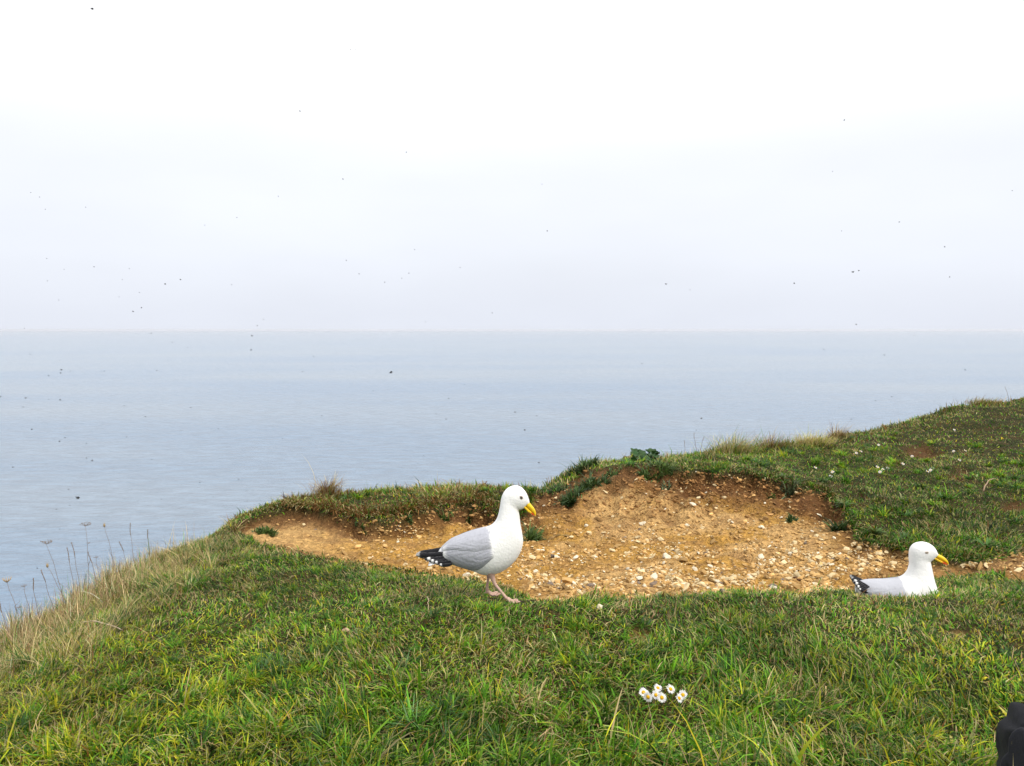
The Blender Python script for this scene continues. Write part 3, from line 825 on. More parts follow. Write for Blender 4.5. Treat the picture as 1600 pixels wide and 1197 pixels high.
def tussocks(rmin, rmax, dens, seed, edge_only=False):
    """clumps of longer blades that arch out from a common root"""
    g, x, y, z, so, se = field(rmin, rmax, .74, dens, seed)
    px, py, _ = project(np.stack([x, y, z], 1))
    k = (so < .1) & (se < .1) & gull_clear(x, y) & (np.hypot(x - 1.25, y - 1.7) > .3)
    for (qx_, qy_) in ((h1.x, d1), (x2, d2)):
        k &= np.hypot(x - qx_, y - qy_) > .16
    if edge_only: k &= (se > -.75) & (px < 400)
    k &= ~((np.abs(px - 1035) < 75) & (py > 1075) & (py < 1175))
    x, y, z, se, px, py = [q[k] for q in (x, y, z, se, px, py)]
    P, H, Ls, Wd, Le, Be, Co = [], [], [], [], [], [], []
    n1 = fbm(x * 2.4 + 5, y * 2.4, 161, 4)
    for i in range(len(x)):
        r = math.hypot(x[i], y[i])
        dry = float(sstep(1.1, .3, -se[i]) * sstep(470, 200, px[i]))
        lft = float(sstep(560, 80, px[i]) * sstep(950, 1050, py[i])) + .6 * float(sstep(1380, 1520, px[i]) * sstep(960, 1040, py[i]))
        nearf = float(sstep(3.3, 2.0, r))
        u = g.random()
        if u < dry * .8: kind, ln = ((5, 5, 5, 6, 1) if u < dry * .55 else (1, 0, 5, 7)), .085 * g.uniform(.6, 1.6)
        elif u < dry * .8 + .38 * lft: kind, ln = (3, 3, 4, 2, 2), (.032 + .022 * nearf) * g.uniform(.7, 1.4)
        elif n1[i] > .66: kind, ln = (5, 5, 1, 6, 2), .045 * g.uniform(.7, 1.4)
        else:
            kind = [(1, 1, 2, 0), (2, 2, 1, 3), (7, 7, 1, 0), (0, 1, 0, 7), (2, 3, 2, 1)][g.integers(0, 5)]
            ln = ((.028 + .026 * nearf) if r < 5.2 else .05) * g.uniform(.7, 1.5)
        nb = int(g.integers(40, 95))
        rad = ln * g.uniform(.25, .5)
        a = g.uniform(0, 6.28, nb); q = np.sqrt(g.random(nb)) * rad
        lay = g.uniform(0, 6.28)
        if kind[0] == 5 and dry < .2: ln *= .8
        P.append(np.stack([x[i] + q * np.sin(a), y[i] + q * np.cos(a), np.full(nb, z[i] - .006)], 1))
        H.append(np.where(g.random(nb) < .45, lay + g.normal(0, .45, nb), a + g.normal(0, .5, nb)))
        Ls.append(ln * g.lognormal(0, .28, nb)); Wd.append((.0026 + .0012 * nearf + (.0035 if r > 5.2 else 0)) * g.lognormal(0, .3, nb) * (.55 if kind[0] == 5 else 1))
        Le.append(np.abs(g.normal(.35, .25, nb)) + .5 * q / rad); Be.append(np.abs(g.normal(.9, .5, nb)))
        Co.append(PAL[np.array(kind)[g.integers(0, len(kind), nb)]] * (g.lognormal(0, .22, nb) * g.lognormal(0, .18))[:, None])
    c = np.concatenate(Co).clip(.004, .7)
    gn = np.random.default_rng(seed + 100)
    tip = np.where(gn.random(len(c))[:, None] < .18, PAL[4] * .9, c)
    P = np.concatenate(P); zz, _, _ = sample(P[:, 0], P[:, 1]); P[:, 2] = zz - .005
    return blades(P, np.concatenate(H), np.concatenate(Ls), np.concatenate(Wd), np.concatenate(Le), np.concatenate(Be), c, 4, tip, gn.normal(0, .6, len(c)))
# ------------------------------------------------------------------ lay the grass
near = join_blades([sward(1.25, 2.15, 19000, 11, 4, .0040), sward(2.15, 3.1, 22000, 12, 3, .0033), tussocks(1.3, 3.2, 95, 17)])
tag(obj('meadow_grass', mesh_np('meadow_grass', *near), M_grass), 'short green and yellow turf grass in the foreground', 'grass', kind='stuff')
mid = join_blades([sward(3.1, 4.4, 18000, 13, 3, .0034), tussocks(3.2, 5.2, 42, 18), tussocks(2.6, 5.2, 110, 19, True), sward(4.4, 6.2, 8500, 14, 3, .0048)])
tag(obj('lip_grass', mesh_np('lip_grass', *mid), M_grass), 'short turf grass around the near lip of the hollow', 'grass', kind='stuff')
far = join_blades([tussocks(5.4, 10.5, 16, 20), sward(6.2, 9.5, 4600, 15, 2, .0062, .72), sward(9.5, 15.0, 1400, 16, 2, .010, .72)])
tag(obj('rim_grass', mesh_np('rim_grass', *far), M_grass), 'tufted grass on the far rim and the right-hand bank', 'grass', kind='stuff')

# straw standing along the left edge
g = np.random.default_rng(31)
m = 19000
px = np.interp(g.random(m), [0, .5, .8, 1], [-150, 90, 200, 350]); back = g.gamma(1.3, .13, m) - .20
xs, ys = edge_at(px, 0); ys = ys - back; xs = (px - CX) / F * ys
zs, so, se = sample(xs, ys)
cc = np.array([.54, .39, .21]) * g.lognormal(0, .40, m)[:, None]
cc = np.where(g.random(m)[:, None] < .25, np.array([.20, .125, .06]) * g.lognormal(0, .25, m)[:, None], cc)
cc = np.where(g.random(m)[:, None] < .22, PAL[1] * g.lognormal(0, .3, m)[:, None], cc)
patchy = .25 + .75 * sstep(.3, .65, fbm(px / 22, px * 0, 7, 2))
ln = (.05 + .17 * patchy * g.random(m) ** 1.7) * sstep(360, 170, px) + .02
wisp = g.random(m) < .03
ln = np.where(wisp & (px < 300), g.uniform(.10, .24, m), ln)
V = blades(np.stack([xs, ys, zs - .01], 1), g.normal(1.2, 2.2, m), ln, g.lognormal(0, .3, m) * .0021, np.abs(g.normal(.28, .38, m)), g.normal(.5, .7, m), cc.clip(0, .7), 4)
tag(obj('dry_edge_grass', mesh_np('dry_edge_grass', *V), M_dry), 'bleached straw grass standing along the left cliff edge', 'grass', kind='stuff')

# withered grass and roots hanging over the broken turf
def along(poly, m, g):
    p = np.array(poly, float); d = np.r_[0, np.cumsum(np.hypot(*np.diff(p, axis=0).T))]
    t_ = g.uniform(0, d[-1], m)
    return np.interp(t_, d, p[:, 0]), np.interp(t_, d, p[:, 1])
parts = []
for poly, m, up, lnm, pal in (([(440, 790), (510, 797), (560, 808), (620, 806), (700, 788), (750, 783), (772, 793)], 2600, 14, .085, (6, 6, 5, 1, 6)),
                         ([(800, 812), (822, 800), (834, 772)], 500, 12, .08, (1, 1, 6, 0)),
                         ([(345, 822), (400, 801), (440, 793)], 400, 8, .05, (5, 6, 1)),
                         ([(1010, 726), (1060, 732), (1140, 738), (1200, 748), (1250, 760), (1290, 770), (1312, 792), (1330, 820), (1350, 842), (1400, 858), (1450, 868), (1520, 876), (1560, 862)], 2200, 10, .06, (1, 0, 6, 1, 5)),
                         ([(410, 852), (490, 872), (590, 887), (700, 905), (800, 922)], 900, 5, .035, (0, 1, 5))):
    ax, ay = along(poly, m, g)
    ay = ay - g.random(m) ** 1.5 * up; ax = ax + g.normal(0, 3, m)
    pts = []
    for a, b_ in zip(ax, ay):
        h, _ = hit(a, b_)
        pts.append((h.x, h.y, h.z) if h is not None else (0, 0, -50))
    pts = np.array(pts); ok = pts[:, 2] > -10
    pts = pts[ok]; mm_ = len(pts)
    c = PAL[np.array(pal)[g.integers(0, len(pal), mm_)]] * g.lognormal(0, .3, mm_)[:, None]
    parts.append(blades(pts, math.pi + g.normal(0, .8, mm_), lnm * g.lognormal(0, .35, mm_), np.full(mm_, .005), g.uniform(.3, 1.3, mm_), g.uniform(.6, 1.7, mm_), c.clip(0, .6), 3))
tag(obj('hanging_grass', mesh_np('hanging_grass', *join_blades(parts)), M_dry), 'withered rusty grass hanging over the broken turf edge', 'grass', kind='stuff')

# ------------------------------------------------------------------ grass tufts on the rim
def tuft(px, back, wid, hgt, nb, pal, lean, label, seed, py=None):
    g = np.random.default_rng(seed)
    if py is None:
        x, y = edge_at(px, back); z = drop(x, y)
    else:
        h, _ = hit(px, py); x, y, z = h
    o = np.stack([g.normal(0, wid * .3, nb), g.normal(0, wid * .18, nb), np.zeros(nb)], 1)
    c = PAL[np.array(pal)[g.integers(0, len(pal), nb)]] * g.lognormal(0, .25, nb)[:, None]
    out = np.arctan2(o[:, 0], o[:, 1])
    hd = np.where(g.random(nb) < .62, lean + g.normal(0, .5, nb), out + g.normal(0, .6, nb))
    V = blades(o, hd, hgt * .85 * g.lognormal(-.1, .3, nb), np.full(nb, .0048), np.abs(g.normal(.38, .25, nb)), g.normal(1.0, .4, nb), c.clip(0, .6), 4)
    tag(obj('grass_tuft', mesh_np('grass_tuft', *V), M_dry, loc=(x, y, z - .01)), label, 'grass tuft', 'grass tufts on the cliff rim')
R_ = math.pi / 2
tuft(506, .12, .18, .20, 520, (5, 6, 6, 5), R_, 'upright rusty grass tuft on the left end of the rim', 1)
tuft(462, .10, .16, .10, 260, (5, 1, 6), R_, 'low straw and green tuft on the rim, left of the upright rusty tuft', 2)
tuft(1146, .15, .40, .25, 760, (5, 6, 1, 3, 5), R_, 'wind-combed straw tuft on the rim, first right of the dark leafy plant', 3)
tuft(1207, .15, .32, .21, 560, (5, 6, 6, 1), R_, 'brown grass tuft between the wind-combed tuft and the pale tuft', 4)
tuft(1272, .12, .36, .16, 900, (5, 5, 5, 3), R_, 'wide pale straw tuft on the right-hand rim', 5)
tuft(1312, .12, .18, .19, 320, (6, 5, 6), R_, 'small rusty tuft at the right end of the pale straw tuft', 6)
tuft(1545, .12, .5, .13, 800, (6, 5, 6, 1), R_, 'brown withered tuft on the highest part of the right bank', 7)
tuft(985, .10, .14, .10, 200, (5, 6, 5), R_, 'tiny straw tuft on the rim just left of the dark leafy plant', 8)

# ------------------------------------------------------------------ stones
def icosa():
    p = (1 + 5 ** .5) / 2
    v = np.array([(-1, p, 0), (1, p, 0), (-1, -p, 0), (1, -p, 0), (0, -1, p), (0, 1, p), (0, -1, -p), (0, 1, -p), (p, 0, -1), (p, 0, 1), (-p, 0, -1), (-p, 0, 1)], float)
    v /= np.linalg.norm(v[0])
    f = np.array([(0, 11, 5), (0, 5, 1), (0, 1, 7), (0, 7, 10), (0, 10, 11), (1, 5, 9), (5, 11, 4), (11, 10, 2), (10, 7, 6), (7, 1, 8), (3, 9, 4), (3, 4, 2), (3, 2, 6), (3, 6, 8), (3, 8, 9), (4, 9, 5), (2, 4, 11), (6, 2, 10), (8, 6, 7), (9, 8, 1)])
    return v, f
IV, IF = icosa()
CREAM = np.array([.56, .44, .25]); CHALK = np.array([.64, .57, .43]); OCH = np.array([.42, .26, .10]); FLINT = np.array([.17, .13, .10])
g = np.random.default_rng(5)
stones = []
def scatter(m, kind):
    out = []
    while len(out) < m:
        px, py = g.uniform(400, 1600, 6000), g.uniform(735, 940, 6000)
        if kind == 'chip':
            dn = .06 + .94 * sstep(835, 905, py) * (.45 + .55 * sstep(960, 1120, px)) * sstep(1400, 1330, px) * sstep(560, 800, px)
            dn = np.maximum(dn, .12 * sstep(790, 840, py))
            dn = dn * (.15 + .85 * sstep(520, 640, px)) * (.15 + 1.6 * sstep(.40, .62, fbm(px / 40, py / 14, 77, 3)))
        else:
            dn = (.5 + .4 * sstep(840, 780, py)) * (.15 + .85 * sstep(480, 640, px))
        ok = inpoly(px, py, SOIL) & (g.random(6000) < dn)
        for a, b_ in zip(px[ok], py[ok]):
            h, _ = hit(a, b_)
            if h is not None and h.y > 3.0:
                out.append((h.x, h.y, h.z, a, b_))
    return np.array(out[:m])
def rubble(name, pts, size, cols, label):
    m = len(pts)
    V = np.repeat(IV[None], m, 0) * (1 + g.normal(0, .22, (m, 12, 1)))
    V *= np.stack([g.uniform(.7, 1.3, m), g.uniform(.6, 1.1, m), g.uniform(.35, .75, m)], 1)[:, None, :]
    a = g.uniform(0, 6.28, m); ca, sa = np.cos(a)[:, None], np.sin(a)[:, None]
    X = V[:, :, 0] * ca - V[:, :, 1] * sa; Y = V[:, :, 0] * sa + V[:, :, 1] * ca
    tl = g.normal(0, .35, m)[:, None]; Z = V[:, :, 2] + X * tl
    V = np.stack([X, Y, Z], -1) * size[:, None, None] + pts[:, None, :3] + np.array([0, 0, .0]) + np.array([0, 0, 1]) * (size * .18)[:, None, None]
    Fc = (np.arange(m)[:, None, None] * 12 + IF[None]).reshape(-1, 3)
    Cc = np.repeat(cols[:, None, :], 12, 1).reshape(-1, 3)
    return tag(obj(name, mesh_np(name, V.reshape(-1, 3), Fc, Cc.clip(.01, .82)), M_stone), label, 'rubble', kind='stuff')
pc = scatter(6000, 'chip')
m = len(pc)
t_ = g.random(m)[:, None]
cc = np.where(t_ < .30, CREAM, np.where(t_ < .37, CHALK, np.where(t_ < .97, OCH * 1.15, FLINT))) * g.lognormal(0, .15, m)[:, None]
rubble('chalk_rubble', pc, g.lognormal(-5.08, .62, m).clip(.003, .024), cc, 'cream chalk and flint chips strewn over the hollow floor')
pc = scatter(4200, 'clod')
m = len(pc)
t_ = sstep(850, 770, pc[:, 4])[:, None]
cc = (OCH * .85) * (1 - t_) + np.array([.24, .125, .045]) * t_
rubble('soil_crumbs', pc, g.lognormal(-4.75, .5, m).clip(.004, .026), cc * g.lognormal(0, .25, m)[:, None], 'crumbs and clods of yellow-brown soil on the slope')

def stone(px, py, wpx, col, label, group=None, flat=.6, aspect=.8, name='stone', seed=0, sub=1):
    gg = np.random.default_rng(int(px * 7 + py) + seed)
    h, _ = hit(px, py)
    if h is None: return
    r = wpx / F * h.y * .5
    bm = bmesh.new(); bmesh.ops.create_icosphere(bm, subdivisions=2, radius=1)
    off = gg.uniform(0, 50)
    for v in bm.verts:
        d_ = 1 + .28 * math.sin(v.co.x * 2.3 + off) * math.cos(v.co.y * 2.7 + off * 1.7) + .18 * math.sin(v.co.z * 3.1 + v.co.x * 2 + off * 2.3) + gg.normal(0, .06)
        v.co = Vector((v.co.x * d_, v.co.y * d_ * aspect, max(v.co.z, -.75) * d_ * flat))
    me = bpy.data.meshes.new(name); bm.to_mesh(me); bm.free()
    a = me.attributes.new('col', 'FLOAT_COLOR', 'POINT')
    c = np.array(col)[None] * gg.normal(1, .06, (len(me.vertices), 1))
    a.data.foreach_set('color', np.concatenate([c.clip(0, .85), np.ones((len(c), 1))], 1).astype(np.float32).ravel())
    o = obj(name, me, M_stone, loc=(h.x, h.y, h.z + r * flat * .35))
    o.scale = (r, r, r); o.rotation_euler = (gg.normal(0, .25), gg.normal(0, .25), gg.uniform(0, 6.3))
    return tag(o, label, 'stone', group)
ST = [(1083, 789, 10), (1005, 820, 12), (921, 834, 10), (917, 822, 8), (943, 833, 7), (956, 861, 10), (1041, 872, 14), (1032, 844, 10), (1063, 865, 9), (871, 872, 9), (990, 858, 10),
      (1097, 826, 8), (1190, 825, 9), (1242, 850, 10), (1190, 872, 12), (1235, 866, 8), (1022, 904, 15), (893, 840, 8), (837, 894, 9), (906, 928, 10), (962, 888, 9), (1195, 787, 5), (1233, 793, 5),
      (958, 808, 6), (1299, 883, 8), (1178, 899, 9), (1070, 913, 11), (1110, 886, 9), (634, 883, 9), (672, 889, 9), (729, 900, 12), (578, 873, 7), (612, 863, 6), (622, 847, 5), (1524, 881, 7),
      (1395, 872, 6), (1418, 874, 6), (1150, 860, 9), (1213, 893, 9), (1262, 893, 8), (1130, 905, 10), (1160, 915, 9), (985, 915, 9), (935, 905, 8), (880, 918, 8), (1050, 893, 8)]
special = {(1083, 789): 'highest pale chalk stone on the hollow back wall, right of centre', (1041, 872): 'large white chalk stone in the middle of the hollow floor', (1005, 820): 'white chalk stone alone on the back slope below the dark leafy plant',
           (634, 883): 'white stone near the turf left of the walking gull tail', (729, 900): 'cream stone on the soil under the walking gull'}
for i, (px, py, wp) in enumerate(ST):
    col = CHALK if i % 3 == 0 or wp > 11 else CREAM * 1.05
    lb = special.get((px, py))
    zone = ('pale stone on the soil left of the walking gull' if px < 760 else 'pale stone on the soil path around the sitting gull head' if px > 1380 else
            'small pale stone stuck in the steep back wall of the hollow' if py < 830 else
            'pale stone on the hollow floor just right of the walking gull' if px < 1000 else 'pale stone among the dense rubble of the hollow floor')
    stone(px, py, wp * 1.05, col, lb or zone, None if lb else zone.replace('stone', 'stones', 1))
stone(1571, 889, 10, OCH * 1.5, 'tan stone on the soil path at the right edge of the photo')
stone(890, 910, 34, OCH * 1.15, 'wide flat ochre clod on the hollow floor, the largest there', flat=.28, aspect=.7, name='clod')
stone(1247, 906, 15, np.array([.10, .045, .02]), 'dark brown lump on the pale rubble behind the sitting gull', flat=.4, name='clod')
stone(938, 951, 12, CHALK * 1.08, 'white pebble lying in the turf below the hollow lip', flat=.75)
stone(540, 986, 20, np.array([.55, .36, .25]), 'pinkish flat flake lying in the turf left of centre', flat=.35, aspect=.45, name='stone_flake')

# ------------------------------------------------------------------ leafy plants
def leaf_mesh(name, ln, wd, arch, col, wavy=0.0, n=6, seed=0, rise=.7):
    """a leaf from the origin along +X, folded a little along its midrib"""
    gg = random.Random(seed)
    m_ = MB(); vs, cs, fs = [], [], []
    th = rise; x = z = 0
    for i in range(n + 1):
        u = i / n
        w_ = wd * .5 * (math.sin(math.pi * min(1, u * .92 + .06)) ** .8)
        for j in (-1, -.5, 0, .5, 1):
            vs.append((x, j * w_, z + abs(j) * w_ * .35 + wavy * w_ * math.sin(u * 11 + j * 4 + seed)))
            k_ = 1.25 if j == 0 else 1.0
            cs.append(tuple(c * k_ for c in col))
        x += ln / n * math.cos(th); z += ln / n * math.sin(th); th -= arch / n
    for i in range(n):
        for j in range(4):
            a = i * 5 + j
            fs.append((a, a + 1, a + 6, a + 5))
    m_.add(vs, fs, cs)
    return m_.mesh(name)
def rosette(name, loc, nleaf, ln, wd, col, label, cat, group=None, rise=(.15, 1.0), arch=.9, wavy=.15, seed=0, flat_to=None, spread=0.0):
    gg = random.Random(seed)
    r = empty(name, loc, gg.uniform(0, 6), label=label, cat=cat, group=group)
    ms = [leaf_mesh('leaf', ln * gg.uniform(.8, 1.15), wd * gg.uniform(.85, 1.15), arch * gg.uniform(.6, 1.3), tuple(c * gg.uniform(.75, 1.3) for c in col), wavy, 6, seed + i, rise[0] + (rise[1] - rise[0]) * i / 4) for i in range(5)]
    for i in range(nleaf):
        o = obj('leaf', ms[i % 5], M_leaf, r)
        o.rotation_euler = (gg.uniform(-.3, .3), gg.uniform(-.15, .15), i * 2.399 + gg.uniform(-.3, .3))
        if spread: o.location = (gg.uniform(-spread, spread), gg.uniform(-spread * .4, spread * .4), 0)
    return r
x, y = edge_at(1008, .10)
rosette('cabbage_plant', (x, y, drop(x, y) + .02), 56, .125, .08, (.026, .066, .018), 'dark green glossy leafy plant on the far rim against the sea', 'plant', rise=(.5, 1.35), arch=1.1, wavy=.5, seed=3, spread=.34).scale = (1.15, 1.0, .68)
def at_px(px, py):
    h, _ = hit(px, py); return tuple(h)
rosette('rosette_plant', at_px(1366, 838), 30, .105, .018, (.09, .15, .025), 'green rosette of narrow leaves on the right edge of the hollow', 'plant', 'rosette plants', arch=1.2, seed=5, rise=(.4, 1.3))
rosette('rosette_plant', at_px(1412, 848), 22, .085, .016, (.065, .12, .02), 'green rosette above the sitting gull, right of the narrow-leaved one', 'plant', 'rosette plants', arch=1.2, seed=6, rise=(.4, 1.3))
rosette('rosette_plant', at_px(1318, 792), 22, .085, .015, (.085, .13, .04), 'grey-green rosette where the turf meets the upper right of the hollow', 'plant', 'rosette plants', arch=1.1, seed=7, rise=(.4, 1.2))
rosette('rosette_plant', at_px(1540, 858), 24, .085, .016, (.06, .11, .02), 'dark rosette on the bank beside the soil path, right of the sitting gull', 'plant', 'rosette plants', arch=1.2, seed=8, rise=(.4, 1.2))
def weed(px, py, wpx, hpx, col, label, seed, nb=260):
    """a small cushion of leaves on the soil"""
    gg = np.random.default_rng(seed)
    h, nr_ = hit(px, py + hpx * .4)
    if h is None: return
    sc_ = h.y / F
    rx, rz = wpx * sc_ * .5, hpx * sc_
    cl_ = gg.normal(0, .5, (7, 2)); u = (cl_[gg.integers(0, 7, nb)] + gg.normal(0, .2, (nb, 2))).clip(-1.3, 1.3)
    o = np.stack([u[:, 0] * rx, u[:, 1] * rx * .7, np.zeros(nb)], 1)
    o[:, 2] = np.array([drop(h.x + a, h.y + b_) - h.z for a, b_ in o[:, :2]]) - .004
    hd = np.arctan2(u[:, 0], u[:, 1]) + gg.normal(0, .9, nb)
    c = np.array(col) * gg.lognormal(0, .35, nb)[:, None]
    V = blades(o, hd, rz * .62 * gg.lognormal(0, .4, nb), gg.uniform(.007, .016, nb), np.abs(gg.normal(.75, .4, nb)), gg.normal(.8, .6, nb), c.clip(0, .5), 3, None, gg.normal(0, .6, nb))
    tag(obj('weed_cushion', mesh_np('weed_cushion', *V), M_leaf, loc=tuple(h)), label, 'weed', 'weeds rooted in the bare soil')
GR, GG, DG = (.070, .115, .024), (.095, .12, .055), (.042, .078, .018)
WD = [(416, 824, 44, 12, GR, 'dark green weed patch at the far left end of the bare soil', 300), (912, 724, 30, 20, DG, 'dark green bushy weed on the upper left corner of the raised rim', 420), (1022, 730, 46, 16, GR, 'green bushy weed directly below the dark leafy plant', 500),
      (897, 772, 30, 22, DG, 'dark weed hanging on the steep soil left of the raised rim', 380), (925, 750, 36, 18, DG, 'dark green weed below the bushy corner weed', 340), (868, 762, 30, 14, DG, 'low dark weed where the left rim meets the raised block', 240),
      (955, 738, 26, 10, GR, 'thin green weed just under the rim, left of the leafy plant', 200), (1041, 760, 14, 12, GG, 'tiny grey-green weed below the bushy weed under the leafy plant', 90), (1231, 757, 22, 18, GG, 'grey-green weed under the right turf edge', 200),
      (1204, 770, 14, 10, GR, 'tiny weed left of the grey-green weed under the right turf', 80), (1240, 808, 14, 14, DG, 'small dark weed on the open slope at the right of the hollow', 110), (1312, 818, 16, 22, DG, 'dark weed strand on the right side wall of the hollow', 160),
      (562, 816, 14, 6, DG, 'small dark weed on the soil below the left turf', 70), (696, 806, 26, 10, GR, 'grey-green weed on the soil behind the walking gull back', 140), (730, 808, 20, 9, GR, 'small weed just left of the walking gull neck', 110),
      (640, 808, 12, 10, DG, 'tiny dark weed under the hanging turf left of the gull', 70), (828, 830, 18, 30, GR, 'green weed column behind the walking gull breast', 240)]
for i, (px, py, wp, hp, c, lb, nb) in enumerate(WD):
    weed(px, py, wp, hp, c, lb, 200 + i, nb)

# ------------------------------------------------------------------ daisies
def daisy_parts():
    pe = MB(); np_ = 17
    for i in range(np_):
        a = 2 * math.pi * i / np_ + random.uniform(-.08, .08); ln = random.uniform(.85, 1.05) * .0125
        dx, dy = math.cos(a), math.sin(a); wx, wy = -dy * .0017, dx * .0017
        zt = random.uniform(-.001, .003)
        pe.add([(dx * .003 - wx * .6, dy * .003 - wy * .6, 0), (dx * .003 + wx * .6, dy * .003 + wy * .6, 0), (dx * ln * .7 + wx, dy * ln * .7 + wy, zt + .001), (dx * ln, dy * ln, zt), (dx * ln * .7 - wx, dy * ln * .7 - wy, zt + .001)],
               [(0, 1, 2, 3, 4)], (.80, .79, .78))
    di = MB(); di.ell((0, 0, .0008), (.0044, .0044, .0026), (.70, .40, .012), 12, 8)
    return pe.mesh('petals', False), di.mesh('disc')
DP = daisy_parts()
st = MB(); st.tube([(0, 0, -.06), (.002, .001, -.03), (0, 0, -.001)], [.0011, .001, .0012], (.07, .12, .03), 6)
DS = st.mesh('stem')
def daisy(px, py, tilt, turn, sc_, label, group, lift=.036, stem=True):
    h, _ = hit(px, py + lift * F / 2.3 * .9) if stem else hit(px, py)
    if h is None: return
    d = h.y
    p = at(px, py, d) if stem else (h.x, h.y, h.z + .02)
    r = empty('daisy', tuple(p), 0, label=label, cat='daisy', group=group)
    r.rotation_euler = (tilt, 0, turn); r.scale = (sc_,) * 3
    obj('petals', DP[0], M_petal, r); obj('disc', DP[1], M_petal, r)
    s_ = obj('stem', DS, M_leaf, r)
    s_.rotation_euler = (-tilt * .8, 0, 0)
for (px, py, tilt, turn, lb) in [(1005.5, 1082, .75, -.3, 'open white daisy at the left end of the foreground clump'), (1028, 1075, .7, .1, 'open daisy at the upper left of the middle of the clump'), (1047.7, 1076.7, .75, .2, 'open daisy standing highest at the right of the middle'),
                                 (1034, 1090, .85, .2, 'open daisy at the bottom of the middle pair in the clump'), (1025, 1086, .8, -.5, 'daisy half hidden left of the bottom middle daisy'), (1061, 1091, .8, .4, 'lower daisy of the pair at the right end of the clump'),
                                 (1067, 1086, .7, -.2, 'upper daisy of the pair at the right end of the clump'), (1012.5, 1089, 1.35, -.8, 'daisy turned sideways below the leftmost daisy')]:
    daisy(px, py, tilt + random.uniform(-.25, .3), turn + random.uniform(-.4, .4), random.uniform(1.15, 1.4), lb, 'daisies in the foreground clump')
for (px, py) in [(1373, 698), (1338, 711), (1371, 733), (1379, 737), (1387, 735), (1375, 741), (1425, 716), (1490, 708), (1499, 722), (1454, 738), (1457, 735), (1298, 748), (1274, 734), (1301, 741), (1491, 674), (1411, 728), (1508, 707), (1345, 708), (1449, 740)]:
    daisy(px, py, .6, random.uniform(-1, 1), 1.5, 'small white daisy on the grassy right-hand bank', 'daisies on the right bank', stem=False)

# ------------------------------------------------------------------ dried stalks at the left edge
def stalk(base_px, top, kind, label, back=.05, seed=0, group='dried stalks at the left edge', rad=.0012, col=(.19, .13, .085)):
    gg = random.Random(seed)
    bx, by = base_px
    x, y = edge_at(bx, back); z = drop(x, y) - .01
    tp = at(top[0], top[1], y + gg.uniform(-.03, .03))
    r = empty('dried_stalk', (x, y, z), 0, label=label, cat='dry plant', group=group)
    v = Vector(tp) - Vector((x, y, z))
    sidev = Vector((gg.uniform(-.012, .012), gg.uniform(-.012, .012), 0))
    fn = lambda u: v * u + sidev * math.sin(u * math.pi) + Vector((.003 * math.sin(u * 17 + seed), 0, 0)) * u
    m_ = MB(); m_.tube([fn(i / 9) for i in range(10)], [rad * (1.15 - .6 * i / 9) for i in range(10)], col, 6)
    obj('stem', m_.mesh('stem'), M_dry, r)
    h = MB()
    hc = tuple(c * 1.15 for c in col)
    def umbel(c, sc_, n_):
        for i in range(n_):
            a = i * 2.399; rr_ = sc_ * (.25 + .75 * math.sqrt((i + .5) / n_))
            e_ = c + Vector((math.cos(a) * rr_, math.sin(a) * rr_, sc_ * .45 + gg.uniform(-.1, .15) * sc_))
            h.tube([c, (c + e_) / 2 + Vector((0, 0, -.1 * sc_)), e_], .0005, col, 4)
            for _ in range(4):
                h.ell(e_ + Vector((gg.uniform(-1, 1), gg.uniform(-1, 1), gg.uniform(-.3, .5))) * sc_ * .12, (sc_ * .055,) * 3, hc, 5, 4)
    if kind == 'umbel': umbel(v, .026, 14)
    elif kind == 'umbel2': umbel(v, .026, 14); umbel(fn(.80) + Vector((.006, 0, .0)), .010, 7)
    elif kind == 'small': umbel(v, .013, 9)
    elif kind == 'cup':
        for i in range(11):
            a = i * 2 * math.pi / 11
            h.tube([v, v + Vector((math.cos(a) * .013, math.sin(a) * .013, .010)), v + Vector((math.cos(a) * .020, math.sin(a) * .020, .024))], [.0016, .0013, .0005], (.42, .32, .2), 5)
    elif kind == 'bud':
        h.ell(v, (.006, .006, .010), (.35, .26, .15), 8, 6)
        for i in range(6):
            a = i * 1.05
            h.tube([v, v + Vector((math.cos(a) * .007, math.sin(a) * .007, .017))], [.001, .0004], (.4, .3, .18), 4)
    elif kind == 'spike':
        for i in range(22):
            u = .80 + .2 * i / 22; a = i * 2.4
            h.ell(fn(u) + Vector((math.cos(a) * .0016, math.sin(a) * .0016, 0)), (.0011, .0011, .0035), hc, 5, 4)
    obj('seed_head', h.mesh('seed_head'), M_dry, r)
    if kind in ('umbel2', 'cup', 'bud', 'plain') and kind != 'plain':
        b_ = MB(); c0 = fn(.55); b_.tube([c0, c0 + Vector((gg.choice((-1, 1)) * .012, 0, .03)), c0 + Vector((gg.choice((-1, 1)) * .016, 0, .055))], [.0009, .0008, .0005], col, 5)
        obj('side_branch', b_.mesh('side_branch'), M_dry, r)
